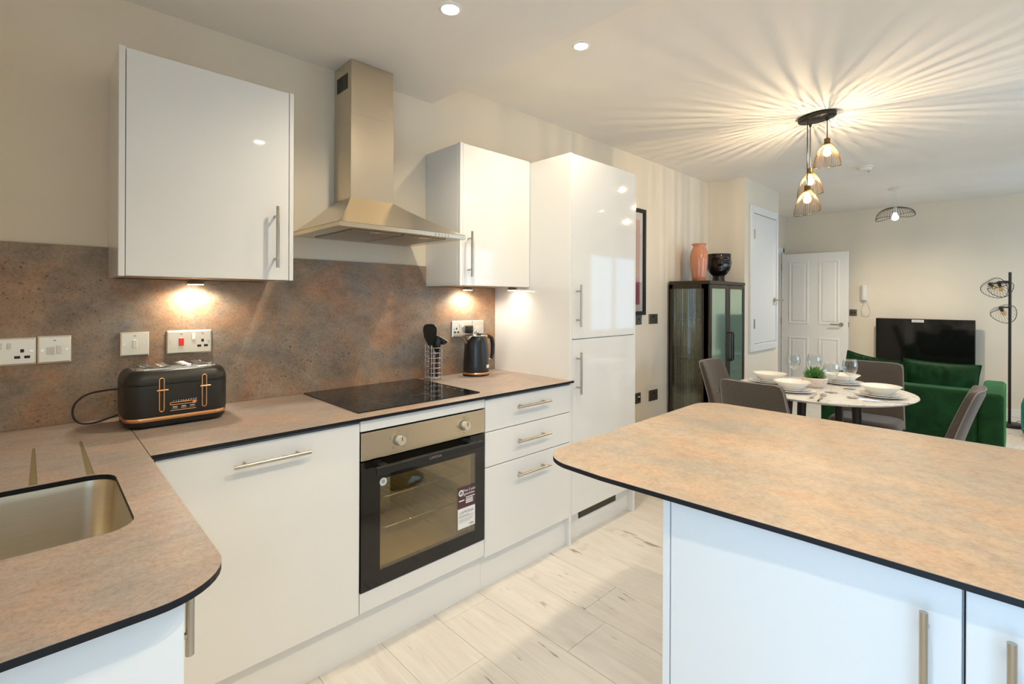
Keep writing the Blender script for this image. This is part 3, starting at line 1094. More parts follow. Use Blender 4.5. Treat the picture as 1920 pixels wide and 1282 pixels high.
# ---------------------------------------------------------------- sockets on the splashback
def plate(name, label, x0, x1, z0, z1, items, y=-.0105, mplate=M_PLATE, mins=M_WHITEP, group=None, cat='socket', n3=(0, -1, 0)):
    t = thing(name, label, cat, ((x0 + x1) / 2, y, (z0 + z1) / 2), 0, group)
    g = G()
    # plate with chamfered front
    a = [(x0, z0), (x1, z0), (x1, z1), (x0, z1)]
    b = [(x0 + .004, z0 + .006), (x1 - .004, z0 + .006), (x1 - .004, z1 - .005), (x0 + .004, z1 - .005)]
    vs = [(p[0], y, p[1]) for p in a] + [(p[0], y - .0045, p[1]) for p in a] + [(p[0], y - .0075, p[1]) for p in b]
    g.add(vs, [(0, 1, 5, 4), (1, 2, 6, 5), (2, 3, 7, 6), (3, 0, 4, 7), (4, 5, 9, 8), (5, 6, 10, 9), (6, 7, 11, 10), (7, 4, 8, 11), (8, 9, 10, 11)])
    obj('plate', g, mplate, t)
    yy = y - .0075
    for it in items:
        kind, px, pz = it[:3]
        x, z = x0 + px, z0 + pz
        if kind == 'rocker':
            m = it[3] if len(it) > 3 else mins
            w, h = (it[4] if len(it) > 4 else .0055), (it[5] if len(it) > 5 else .010)
            obj('rocker', G().box(x - w, x + w, yy - .0035, yy + .001, z - h, z + h, 0, .001, 1), m, t)
        elif kind == 'pins':
            g = G()
            g.box(x - .0045, x + .0045, yy - .0008, yy + .001, z + .004, z + .015, 0, .0008, 1)
            for s in (-1, 1):
                g.box(x + s * .0115 - .007, x + s * .0115 + .007, yy - .0008, yy + .001, z - .0155, z - .0065, 0, .0015, 1)
            obj('socket_holes', g, M_BLACKP, t)
        elif kind == 'screw':
            obj('screw', G().cyl((x, yy + .001, z), (x, yy - .0012, z), .0042, n=12), M_CHROME, t)
        elif kind == 'neon':
            obj('indicator', G().box(x - .003, x + .003, yy - .0006, yy + .001, z - .0012, z + .0012), M_BLACKP, t)
        elif kind == 'fuse':
            obj('fuse_carrier', G().box(x - .010, x + .010, yy - .0012, yy + .001, z - .013, z + .013, 0, .0008, 1), mins, t)
        elif kind == 'plug':
            g = G().box(x - .024, x + .024, yy - .028, yy - .001, z - .026, z + .020, 0, .007, 3)
            obj('plug', g, M_BLACKP, t)
    return t
sg = 'nickel plates on the splashback'
plate('socket', 'double socket cut off by the left edge of the photo', -.145, .0005, 1.0945, 1.1835,
      [('rocker', .047, .063), ('rocker', .061, .063), ('rocker', .083, .063), ('pins', .113, .037), ('pins', .033, .037), ('screw', .135, .046), ('screw', .010, .046)], group=sg)
plate('fused_switch', 'fused switch plate right beside the leftmost double socket', .0035, .0865, 1.0945, 1.1865,
      [('fuse', .031, .042), ('rocker', .053, .045, M_WHITEP, .007, .014), ('screw', .012, .045), ('screw', .072, .046), ('neon', .042, .076)], group=sg)
plate('light_switch', 'single rocker switch plate on the splashback behind the toaster', .218, .303, 1.1005, 1.1895,
      [('rocker', .042, .045, M_WHITEP, .007, .015), ('screw', .012, .045), ('screw', .073, .045), ('neon', .042, .075)], group=sg, cat='switch')
plate('cooker_switch', 'cooker control plate with a red rocker switch and one socket', .357, .506, 1.0985, 1.1895,
      [('rocker', .047, .047, M_RED, .008, .015), ('neon', .047, .077), ('rocker', .087, .066, M_WHITEP, .006, .012), ('pins', .118, .040), ('screw', .015, .046), ('screw', .138, .046), ('neon', .118, .077)], group=sg)
plate('socket', 'double socket with a black plug behind the kettle', 1.709, 1.858, 1.0955, 1.190,
      [('pins', .031, .040), ('rocker', .058, .066), ('rocker', .072, .066), ('plug', .112, .046), ('screw', .012, .048)], group=sg)
plate('fused_switch', 'fused switch plate beside the tall cabinet, right of the kettle socket', 1.861, 1.946, 1.0955, 1.190,
      [('fuse', .031, .046), ('rocker', .055, .046, M_WHITEP, .007, .014), ('screw', .012, .046), ('screw', .074, .046)], group=sg)
wg = 'dark nickel plates on the dining wall'
plate('socket', 'small dark wall plate directly under the picture corner', 3.640, 3.752, 1.104, 1.190, [('rocker', .06, .045, M_BLACKP)], -.0005, M_NICKEL_D, M_BLACKP, wg)
plate('socket', 'dark double socket at picture bottom height beside the picture', 3.872, 4.020, 1.104, 1.190,
      [('pins', .036, .042), ('pins', .112, .042), ('rocker', .066, .066, M_BLACKP), ('rocker', .082, .066, M_BLACKP)], -.0005, M_NICKEL_D, M_BLACKP, wg)
plate('socket', 'dark data outlet low on the wall by the tall cabinet', 3.640, 3.742, .430, .520, [('rocker', .07, .055, M_WHITEP, .012, .006), ('rocker', .07, .036, M_BLACKP, .018, .012)], -.0005, M_NICKEL_D, M_BLACKP, wg)
plate('socket', 'dark double socket low on the wall near the display cabinet', 3.879, 4.026, .420, .515,
      [('pins', .036, .042), ('pins', .112, .042), ('rocker', .066, .066, M_BLACKP), ('rocker', .082, .066, M_BLACKP)], -.0005, M_NICKEL_D, M_BLACKP, wg)

# ---------------------------------------------------------------- toaster
TA = R(1)
to = thing('toaster', 'matt black four slice toaster with copper trim on the worktop', 'toaster', (.352, -.182, ZW), TA)
def sup(a, b, r, n=48):
    """superellipse outline"""
    return rr(-a, a, -b, b, r, n // 4)
def loft(g, rings, m=0, smooth=True, cap0=True, cap1=True):
    n = len(rings[0])
    g.add([p for q in rings for p in q], g.ring_faces(n, len(rings)), m, smooth)
    if cap0: g.add(rings[0], [tuple(reversed(range(n)))], m)
    if cap1: g.add(rings[-1], [tuple(range(n))], m)
A, B = .150, .108
def tring(k, z, r=None):
    return [(x, y, z) for x, y in rr(-A + k, A - k, -B + k, B - k, max(.01, (r or .052) - k * .6), 8)]
g = G()
loft(g, [tring(.012, .004), tring(.004, .012), tring(.003, .024)])
obj('base', g, M_BLACKP, to, local=True)
g = G()
loft(g, [tring(.0015, .0245), tring(.0005, .027), tring(.0005, .034), tring(.0015, .0365)])
obj('copper_band', g, M_COPPER, to, local=True)
g = G()
loft(g, [tring(.002, .037), tring(.0, .045), tring(.0, .142)])
obj('body', g, M_BLACKMATT, to, local=True)
g = G()
rings = [tring(.0012, .1424), tring(.0, .1440)]
for i in range(1, 9):
    a = R(90) * i / 8
    rings.append(tring(.028 * (1 - math.cos(a)), .1440 + .046 * math.sin(a)))
loft(g, rings)
obj('upper_shell', g, M_BLACKMATT, to, local=True)
g = G()
loft(g, [tring(.027, .1890, .055), tring(.027, .1945, .055), tring(.029, .1955, .055)])
tp = obj('top_plate', g, M_CHROME, to, local=True)
for sx in (-.083, -.034, .028, .077):
    g = G().box(sx - .016, sx + .016, -.060, .060, .1955, .1962, 0)
    obj('slot', g, M_BLACKP, tp, local=True)
    g = G()
    for i in range(5):
        y = -.048 + i * .024
        g.tube([(sx - .014, y, .1968), (sx, y + .004, .1976), (sx + .014, y, .1968)], .0012, 5)
    obj('bread_guide', g, M_CHROME, tp, local=True)
for lx, lz in ((-.053, .126), (.070, .127)):
    g = G()
    yf = -B - .0006
    pts = [(lx + .0065 * math.cos(a), yf, .158 + .0065 * math.sin(a)) for a in [R(180 - 20 * i) for i in range(10)]]
    pts += [(lx + .0065 * math.cos(a), yf, .060 + .0065 * math.sin(a)) for a in [R(-20 * i) for i in range(10)]]
    g.tube(pts, .0022, 6, closed=True)
    obj('lever_track', g, M_COPPER, to, local=True)
    g = G().box(lx - .004, lx + .004, yf - .0005, yf + .0008, .060, .158)
    obj('lever_slot', g, M_BLACKP, to, local=True)
    g = G().box(lx - .017, lx + .017, yf - .016, yf - .001, lz - .003, lz + .003, 0, .0025, 2)
    obj('lever', g, M_COPPER, to, local=True)
g = G()
yf = -B - .0006
cxm = .008
pts = [(cxm + .034 + .004 * math.cos(a), yf, .0755 + .004 * math.sin(a)) for a in [R(-90 + 20 * i) for i in range(10)]]
pts += [(cxm - .034 + .004 * math.cos(a), yf, .0755 + .004 * math.sin(a)) for a in [R(90 + 20 * i) for i in range(10)]]
g.tube(pts, .0019, 6, closed=True)
g.cyl((cxm + .030, yf, .0755), (cxm + .030, yf - .008, .0755), .0052, n=12)
g.box(cxm - .037, cxm + .037, yf - .001, yf + .001, .0515, .0540)
obj('browning_slider', g, M_COPPER, to, local=True)
g = G()
for i in range(10):
    r_ = .0008 + .00008 * i
    x = cxm - .028 + i * .0072
    g.box(x - r_, x + r_, yf - .0006, yf + .0006, .0845 - r_, .0845 + r_)
for i in range(3):
    x = cxm - .024 + i * .025
    g.box(x - .0065, x + .0065, yf - .0006, yf + .0006, .0628, .0652)
    g.box(x - .0085, x + .0085, yf - .0006, yf + .0006, .0585, .0592)
obj('printed_marks', g, M_PRINTW, to, local=True)
g = G()
p = [(-.140, .072, .032), (-.17, .085, .018), (-.215, .095, .006), (-.248, .098, .014), (-.262, .10, .042), (-.256, .105, .076), (-.225, .115, .102), (-.17, .12, .110), (-.13, .115, .108), (-.118, .090, .106)]
sm = []
for i in range(len(p) - 1):
    p0, p1, p2, p3 = (Vector(p[max(0, i - 1)]), Vector(p[i]), Vector(p[i + 1]), Vector(p[min(len(p) - 1, i + 2)]))
    for k in range(5):
        u = k / 5
        sm.append(.5 * ((2 * p1) + (-p0 + p2) * u + (2 * p0 - 5 * p1 + 4 * p2 - p3) * u * u + (-p0 + 3 * p1 - 3 * p2 + p3) * u ** 3))
g.tube(sm, .0032, 8)
obj('power_cord', g, M_BLACKP, to, local=True)

# ---------------------------------------------------------------- kettle
ke = thing('kettle', 'black kettle with copper base ring in the worktop corner', 'kettle', (1.805, -.116, ZW), R(-12))
g = G()
g.lathe([(.060, .0), (.074, .003), (.075, .008)], n=40)
obj('base', g, M_BLACKP, ke, local=True)
g = G().lathe([(.0745, .0085), (.0765, .011), (.0765, .018), (.0745, .0205)], n=40)
obj('copper_ring', g, M_COPPER, ke, local=True)
g = G()
g.lathe([(.0735, .021), (.0742, .025), (.0735, .06), (.0705, .12), (.0665, .17), (.0615, .200), (.0555, .217), (.052, .223)], n=40)
obj('body', g, M_KETTLE, ke, local=True)
g = G()
# chrome pouring lip and rim under the lid
g.lathe([(.0525, .2225), (.0535, .2265), (.050, .2285)], n=40)
lip = [(-.040, -.034, .226), (-.040, .034, .226), (-.060, -.024, .205), (-.060, .024, .205), (-.066, -.010, .180), (-.066, .010, .180), (-.092, 0, .226)]
g.add(lip, [(0, 2, 6), (2, 4, 6), (4, 5, 6), (5, 3, 6), (3, 1, 6)], 0, True)
obj('spout', g, M_CHROME, ke, local=True)
g = G().lathe([(.050, .2275), (.049, .2315), (.034, .2365), (.0, .2385)], n=36)
g.add([(-.040, -.030, .229), (-.040, .030, .229), (-.094, 0, .2295), (-.040, 0, .234)], [(0, 3, 2), (3, 1, 2), (0, 2, 1)], 0, True)
obj('lid', g, M_KETTLE, ke, local=True)
g = G().tube([(-.02, 0, .2365), (.0, 0, .247), (.02, 0, .2365)], .004, 8)
obj('lid_knob', g, M_CHROME, ke, local=True)
g = G()
hp = [(.050, 0, .212), (.076, 0, .220), (.100, 0, .208), (.109, 0, .170), (.107, 0, .12), (.099, 0, .085)]
g.tube(hp, [.010, .012, .012, .0115, .011, .009], 12)
hd = obj('handle', g, M_BLACKP, ke, local=True)
obj('copper_cap', G().cyl((.048, 0, .213), (.068, 0, .219), .0115, .0125, 14), M_COPPER, hd, local=True)
obj('hinge_screw', G().cyl((.071, 0, .088), (.098, 0, .088), .005, n=10), M_CHROME, hd, local=True)
g = G()
ang = R(-38)
lb = []
for j, z in enumerate((.044, .062)):
    for i in range(5):
        a = R(-66 + 7 * i)
        r_ = .0748 - (z - .025) * .03
        lb.append((r_ * math.cos(a), r_ * math.sin(a), z))
g.add(lb, [(i, i + 1, i + 6, i + 5) for i in range(4)], 0, True)
obj('sticker', g, mat('white_sticker_paper', (.82, .82, .84), .5), ke, local=True)

# ---------------------------------------------------------------- utensil holder and utensils
ux, uy = 1.538, -.078
uh = thing('utensil_holder', 'chrome wire utensil holder on the worktop behind the hob', 'utensil holder', (ux, uy, ZW))
g = G()
ur = .046
for a in (40, 130, 220, 310):
    g.tube([(ur * math.cos(R(a)), ur * math.sin(R(a)), 0.006), (ur * math.cos(R(a)), ur * math.sin(R(a)), .185)], .0022, 6)
obj('upright_wires', g, M_CHROME, uh, local=True)
for k in range(7):
    z = .012 + k * .0265
    g = G().tube([(ur * math.cos(2 * PI * i / 28), ur * math.sin(2 * PI * i / 28), z) for i in range(28)], .0021, 6, closed=True)
    obj('ring', g, M_CHROME, uh, local=True)
g = G()
for i in range(-3, 4):
    y = i * .013
    w = math.sqrt(max(0, ur * ur - y * y))
    g.tube([(-w, y, .012), (w, y, .012)], .0015, 5)
obj('floor_wires', g, M_CHROME, uh, local=True)
for a in (40, 130, 220, 310):
    obj('foot', G().sphere((ur * math.cos(R(a)), ur * math.sin(R(a)), .004), .004, n=10, k=6), M_CHROME, uh, local=True)
M_NYLON = mat('black_nylon', (.012, .011, .010), .4)
def utensil(name, label, foot, head, build, mt=M_NYLON):
    """handle from foot to head (offsets from the holder), head built along the axis"""
    o = thing(name, label, 'utensil', (ux, uy, ZW), 0, 'kitchen utensils in the wire holder')
    f, h = Vector(foot), Vector(head)
    obj('handle', G().tube([f, f.lerp(h, .5), h], [.0085, .0075, .0055], 10), M_NYLON, o, local=True)
    d = (h - f).normalized()
    side = d.cross(Vector((1, .6, 0))).normalized()      # flat heads face the room
    nrm = side.cross(d).normalized()
    Mx = Matrix((side, d, nrm)).transposed().to_4x4()
    Mx.translation = h
    g = build()
    obj('head', g.xf(Mx), mt, o, local=True)
    return o
def flat_head(w, l, holes=False):
    g = G()
    pts = [(-.005, -.01), (.005, -.01), (w * .26, l * .12), (w * .44, l * .38), (w * .5, l * .68), (w * .47, l * .86), (w * .34, l * .97), (w * .12, l), (-w * .12, l), (-w * .34, l * .97), (-w * .47, l * .86), (-w * .5, l * .68), (-w * .44, l * .38), (-w * .26, l * .12)]
    hs = []
    if holes:
        hs = [rr(s * w * .22 - .003, s * w * .22 + .003, l * .35, l * .8, .0025, 3) for s in (-1, 0, 1)]
    g.prism(pts, -.0015, .0015, 0, 0, hs)
    return g
def spoon_head(w, l):
    g = G()
    rings = []
    for j in range(7):
        t_ = j / 6
        r_ = math.sin(PI * (.08 + .84 * t_)) * w / 2
        rings.append([(r_ * math.cos(a), l * t_, -.012 * math.sin(PI * t_) * (1 - (math.cos(a)) ** 2) - .002) for a in [PI * i / 10 for i in range(11)]])
    n = 11
    g.add([p for q in rings for p in q], g.ring_faces(n, 7, False), 0, True)
    g.add([(x, y, z - .0015) for q in rings for x, y, z in q], [tuple(reversed(f)) for f in g.ring_faces(n, 7, False)], 0, True)
    return g
def ladle_head():
    return G().lathe([(.0, -.028), (.018, -.025), (.031, -.012), (.036, .004), (.034, .004), (.029, -.011), (.017, -.022), (.0, -.025)], n=20)
def whisk_head():
    g = G()
    for k in range(6):
        a = PI * k / 6
        pts = []
        for i in range(13):
            t_ = PI * i / 12
            r_ = .026 * math.sin(t_)
            s = 1 if i <= 6 else 1
            pts.append((math.cos(a) * .026 * math.cos(t_ + PI / 2) * 1.0, .085 * math.sin(t_) ** .7 - .005, math.sin(a) * .026 * math.cos(t_ + PI / 2)))
        g.tube(pts, .0011, 5)
    return g
utensil('spatula', 'broad black spatula, leftmost in the wire utensil holder', (-.018, -.010, .016), (-.026, -.009, .186), lambda: flat_head(.080, .112))
utensil('serving_spoon', 'black serving spoon in the middle of the wire holder', (.003, -.026, .016), (.004, -.024, .150), lambda: spoon_head(.050, .085))
utensil('whisk', 'balloon whisk with steel wires at the back of the holder', (-.002, .022, .016), (.004, .024, .172), whisk_head, M_CHROME)
o = thing('ladle', 'black ladle with pale rim leaning right in the wire holder', 'utensil', (ux, uy, ZW), 0, 'kitchen utensils in the wire holder')
obj('handle', G().tube([(.020, .002, .016), (.026, .0, .10), (.033, -.004, .190)], [.0065, .006, .0055], 10), M_NYLON, o, local=True)
ax = Vector((.50, -.12, .86)).normalized()
Ml = ax.to_track_quat('Z', 'Y').to_matrix().to_4x4()
Ml.translation = Vector((.033, -.004, .186)) + ax * .030
obj('bowl', ladle_head().xf(Ml), M_NYLON, o, local=True)
obj('rim', G().tube([(.0355 * math.cos(2 * PI * i / 28), .0355 * math.sin(2 * PI * i / 28), .0042) for i in range(28)], .0024, 6, closed=True).xf(Ml), mat('pale_ladle_rim', (.75, .74, .70), .3), o, local=True)

# ---------------------------------------------------------------- island
def island_unit(label, y1, y0, hy_):
    t = thing('island_cabinet', label, 'island cabinet', (1.33, (y0 + y1) / 2, 0), 0, 'white island cabinets')
    obj('carcass', G().box(1.081, 1.60, y0, y1, .15, .871), M_SATIN, t)
    d = obj('door', G().box(1.06, 1.079, y0 + .0015, y1 - .0015, .155, .869, 0, .0015, 2), M_SATIN, t)
    bar_handle(d, (1.06, hy_, .58), (1.06, hy_, .815), (-1, 0, 0))
    obj('plinth', G().box(1.105, 1.12, y0, y1, 0, .148), M_SATIN, t)
    return t
t = thing('island_end_panel', 'white end panel closing the island nearest the oven', 'end panel', (1.33, -1.70, 0))
obj('panel', G().box(1.06, 1.602, -1.7075, -1.690, 0, .871, 0, .001, 1), M_SATIN, t)
island_unit('white island cabinet with its door next to the island end panel', -1.709, -2.211, -2.166)
island_unit('white island cabinet at the right edge of the photo', -2.213, -2.713, -2.266)
# bar stool tucked under the overhang (seen mirrored in the oven glass)
t = thing('bar_stool', 'black bar stool with round base under the island overhang', 'bar stool', (1.86, -2.15, 0))
obj('base', G().lathe([(.0, 0), (.25, 0), (.25, .006), (.22, .014), (.03, .03), (.0, .03)], n=36), M_BLACKG, t, local=True)
obj('column', G().cyl((0, 0, .028), (0, 0, .60), .026, n=20), M_BLACKP, t, local=True)
obj('seat', G().lathe([(.0, .60), (.15, .60), (.175, .62), (.175, .655), (.15, .67), (.0, .672)], n=30), M_BLACKMATT, t, local=True)

# ================================================================== DINING AREA
# framed print on the back wall
pf = thing('framed_print', 'black framed abstract print in pink and terracotta on the dining wall', 'picture', (3.47, -.001, 1.19))
g = G()
for a, b, c, d in ((3.16, 3.785, 1.186, 1.218), (3.16, 3.785, 2.059, 2.091), (3.16, 3.192, 1.218, 2.059), (3.753, 3.785, 1.218, 2.059)):
    g.box(a, b, -.028, -.001, c, d, 0, .002, 1)
obj('frame', g, M_BLACKMETAL, pf)
obj('mat_board', G().box(3.192, 3.753, -.012, -.002, 1.218, 2.059), mat('mount_board', (.80, .72, .68), .8), pf)
def art():
    m = mat('abstract_print_ink', (.7, .4, .3), .7)
    nt, N, L, b = nodes(m)
    tc = nt.nodes.new('ShaderNodeTexCoord')
    sp = nt.nodes.new('ShaderNodeSeparateXYZ')
    L.new(tc.outputs['Object'], sp.inputs[0])
    ad = nt.nodes.new('ShaderNodeMath')
    ad.operation = 'MULTIPLY_ADD'
    ad.inputs[1].default_value = .25
    L.new(sp.outputs['X'], ad.inputs[0])
    L.new(sp.outputs['Z'], ad.inputs[2])
    r = ramp(nt, ad.outputs[0], [(.0, (.35, .10, .13)), (.30, (.42, .13, .15)), (.34, (.62, .22, .15)), (.36, (.68, .36, .26)), (.6, (.70, .40, .31))], 'CONSTANT')
    L.new(r.outputs['Color'], b.inputs['Base Color'])
    return m
obj('print', G().box(3.245, 3.705, -.0125, -.0118, 1.275, 1.995), art(), pf)
obj('glazing', G().box(3.192, 3.753, -.0175, -.0165, 1.218, 2.059), glass('picture_glass', (.98, .98, .98), .0), pf)

# display cabinet with fluted glass
CX0, CX1, CY0, CY1, CZ = 4.196, 4.976, -.405, -.022, 1.487
dc = thing('display_cabinet', 'dark metal display cabinet with fluted glass sides by the dining wall', 'cabinet', (4.586, -.21, 0))
g = G()
f = .035
for x in (CX0, CX1 - f):
    for y in (CY0 + .02, CY1 - f):
        g.box(x, x + f, y, y + f, 0, CZ - .03)
for x in (CX0, CX1 - f):
    g.box(x, x + f, CY0 + .02, CY1, .0, .09)
    g.box(x, x + f, CY0 + .02, CY1, CZ - .07, CZ - .03)
    g.box(x, x + .03, CY0 + .02, CY0 + .075, 0, CZ - .03)
g.box(CX0, CX1, CY0 + .02, CY1, .02, .07).box(CX0, CX1, CY1 - .008, CY1, .02, CZ - .03)
obj('frame', g, M_BRONZE, dc)
obj('top', G().box(CX0 - .004, CX1 + .004, CY0, CY1, CZ - .03, CZ, 0, .002, 1), M_BRONZE, dc)
for z in (.42, .78, 1.12):
    obj('shelf', G().box(CX0 + .02, CX1 - .02, CY0 + .06, CY1 - .01, z, z + .012), M_BRONZE, dc)
def fluted(axis, a0, a1, pos, z0, z1, pitch, amp, out):
    g = G()
    n = max(4, int((a1 - a0) / pitch) * 6)
    vs = []
    for i in range(n + 1):
        a = a0 + (a1 - a0) * i / n
        d = pos + out * amp * abs(math.sin(PI * (a - a0) / pitch))
        for z in (z0, z1):
            vs.append((a, d, z) if axis == 'y' else (d, a, z))
    g.add(vs, [(2 * i, 2 * i + 2, 2 * i + 3, 2 * i + 1) for i in range(n)], 0, False)
    back = pos - out * .004
    q = [(a0, back, z0), (a1, back, z0), (a1, back, z1), (a0, back, z1)]
    g.add(q if axis == 'y' else [(y, x, z) for x, y, z in q], [(0, 1, 2, 3)], 0)
    return g
obj('side_glass', fluted('x', CY0 + .075, CY1 - f, CX0 + .012, .09, CZ - .07, .0150, .0045, -1), M_FLUTED, dc)
obj('side_glass', fluted('x', CY0 + .075, CY1 - f, CX1 - .012, .09, CZ - .07, .0150, .0045, 1), M_FLUTED, dc)
xm = (CX0 + CX1) / 2
for a, b in ((CX0 + .004, xm - .002), (xm + .002, CX1 - .004)):
    g = G()
    w = .042
    z0, z1 = .075, CZ - .034
    g.box(a, a + w, CY0 + .001, CY0 + .019, z0, z1, 0, .002, 1).box(b - w, b, CY0 + .001, CY0 + .019, z0, z1, 0, .002, 1)
    g.box(a + w, b - w, CY0 + .001, CY0 + .019, z0, z0 + w).box(a + w, b - w, CY0 + .001, CY0 + .019, z1 - w * .8, z1)
    d = obj('door', g, M_BRONZE, dc)
    obj('pane', G().box(a + w, b - w, CY0 + .008, CY0 + .012, z0 + w, z1 - w * .8), M_CABGLASS, d)
    hx = b - w / 2 if b < xm + .01 else a + w / 2
    g = G()
    pts = [(hx, CY0 + .001, 1.018), (hx, CY0 - .030, 1.018), (hx, CY0 - .038, 1.008), (hx, CY0 - .038, .775), (hx, CY0 - .030, .765), (hx, CY0 + .001, .765)]
    g.tube(pts, .007, 8)
    obj('handle', g, M_BLACKMETAL, d)

# ornaments on the cabinet
va = thing('vase', 'tall peach pink glazed vase on the display cabinet', 'vase', (4.43, -.195, CZ))
g = G()
prof = [(.0, 0), (.055, 0), (.060, .006), (.066, .05), (.074, .13), (.0795, .20), (.079, .245), (.072, .285), (.058, .312), (.052, .325), (.056, .338), (.068, .348), (.066, .352), (.053, .340), (.047, .325), (.05, .30), (.0, .29)]
g.lathe(prof, n=36)
for i in range(36):
    pass
obj('body', g, M_PINKVASE, va, local=True)
hv = thing('head_vase', 'glossy black vase shaped like a face on the display cabinet', 'vase', (4.70, -.265, CZ), R(-60))
# sculpted head: open top, face looks along local -y
def head_mesh():
    n, k = 56, 44
    vs = []
    for j in range(k + 1):
        t_ = j / k
        z = .268 * t_
        if z < .014: base = .068 - .5 * z
        elif z < .062: base = .053 + .008 * ((.062 - z) / .048) ** 2
        else:
            s = min(1, (z - .062) / .095)
            base = .053 + .055 * math.sin(s * PI / 2) ** .8
        for i in range(n):
            a = 2 * PI * i / n
            ca, sa = math.cos(a), math.sin(a)
            x, y = base * ca, base * sa * 1.02
            fr = max(0, -sa) ** 1.5
            ang = math.atan2(ca, -sa)          # 0 at the face's middle
            def bumpf(a0, z0, wa, wz, h):
                return h * math.exp(-((ang - a0) / wa) ** 2 - ((z - z0) / wz) ** 2)
            d = 0
            d += bumpf(0, .185, .13, .030, .018) + bumpf(0, .168, .17, .012, .014)      # nose
            d -= bumpf(.42, .208, .20, .014, .012) + bumpf(-.42, .208, .20, .014, .012)  # eye sockets
            d += bumpf(.42, .206, .14, .008, .008) + bumpf(-.42, .206, .14, .008, .008)  # closed lids
            d += bumpf(.40, .228, .30, .009, .006) + bumpf(-.40, .228, .30, .009, .006)  # brows
            d += bumpf(0, .140, .26, .006, .008) + bumpf(0, .128, .22, .006, .009) - bumpf(0, .134, .28, .003, .005)  # lips
            d += bumpf(0, .102, .25, .014, .012)                                        # chin
            d += bumpf(.85, .165, .35, .03, .006) + bumpf(-.85, .165, .35, .03, .006)    # cheeks
            d += bumpf(1.62, .185, .10, .028, .010) + bumpf(-1.62, .185, .10, .028, .010)  # ears
            vs.append((x + d * ca * .9, y + 1.5 * d * sa, z))
    g = G()
    g.add(vs, g.ring_faces(n, k + 1), 0, True)
    g.add(vs[:n], [tuple(reversed(range(n)))])
    top = vs[-n:]
    inner = [(x * .92, y * .92, z) for x, y, z in top]
    low = [(x * .9, y * .9, z - .09) for x, y, z in top]
    g.add(top + inner + low, g.ring_faces(n, 3), 0, True)
    g.add(low, [tuple(range(n))])
    return g
obj('head', head_mesh(), M_BLACKVASE, hv, local=True)

# dining table
TX, TY, TZ = 3.625, -1.385, .75
dt = thing('dining_table', 'round white marble dining table with dark splayed legs', 'dining table', (TX, TY, 0))
obj('table_top', G().lathe([(.0, TZ - .022), (.455, TZ - .022), (.480, TZ - .014), (.492, TZ - .004), (.490, TZ), (.0, TZ)], n=72, smooth=False), M_MARBLE, dt, local=True)
obj('apron', G().lathe([(.0, TZ - .05), (.15, TZ - .05), (.15, TZ - .0225), (.0, TZ - .0225)], n=32), M_CHAIRLEG, dt, local=True)
for a in (75, 165, 255, 345):
    ca, sa = math.cos(R(a)), math.sin(R(a))
    g = G().tube([(ca * .205, sa * .205, TZ - .022), (ca * .222, sa * .222, .40), (ca * .245, sa * .245, 0)], [.026, .022, .014], 14)
    obj('leg', g, M_CHAIRLEG, dt, local=True)

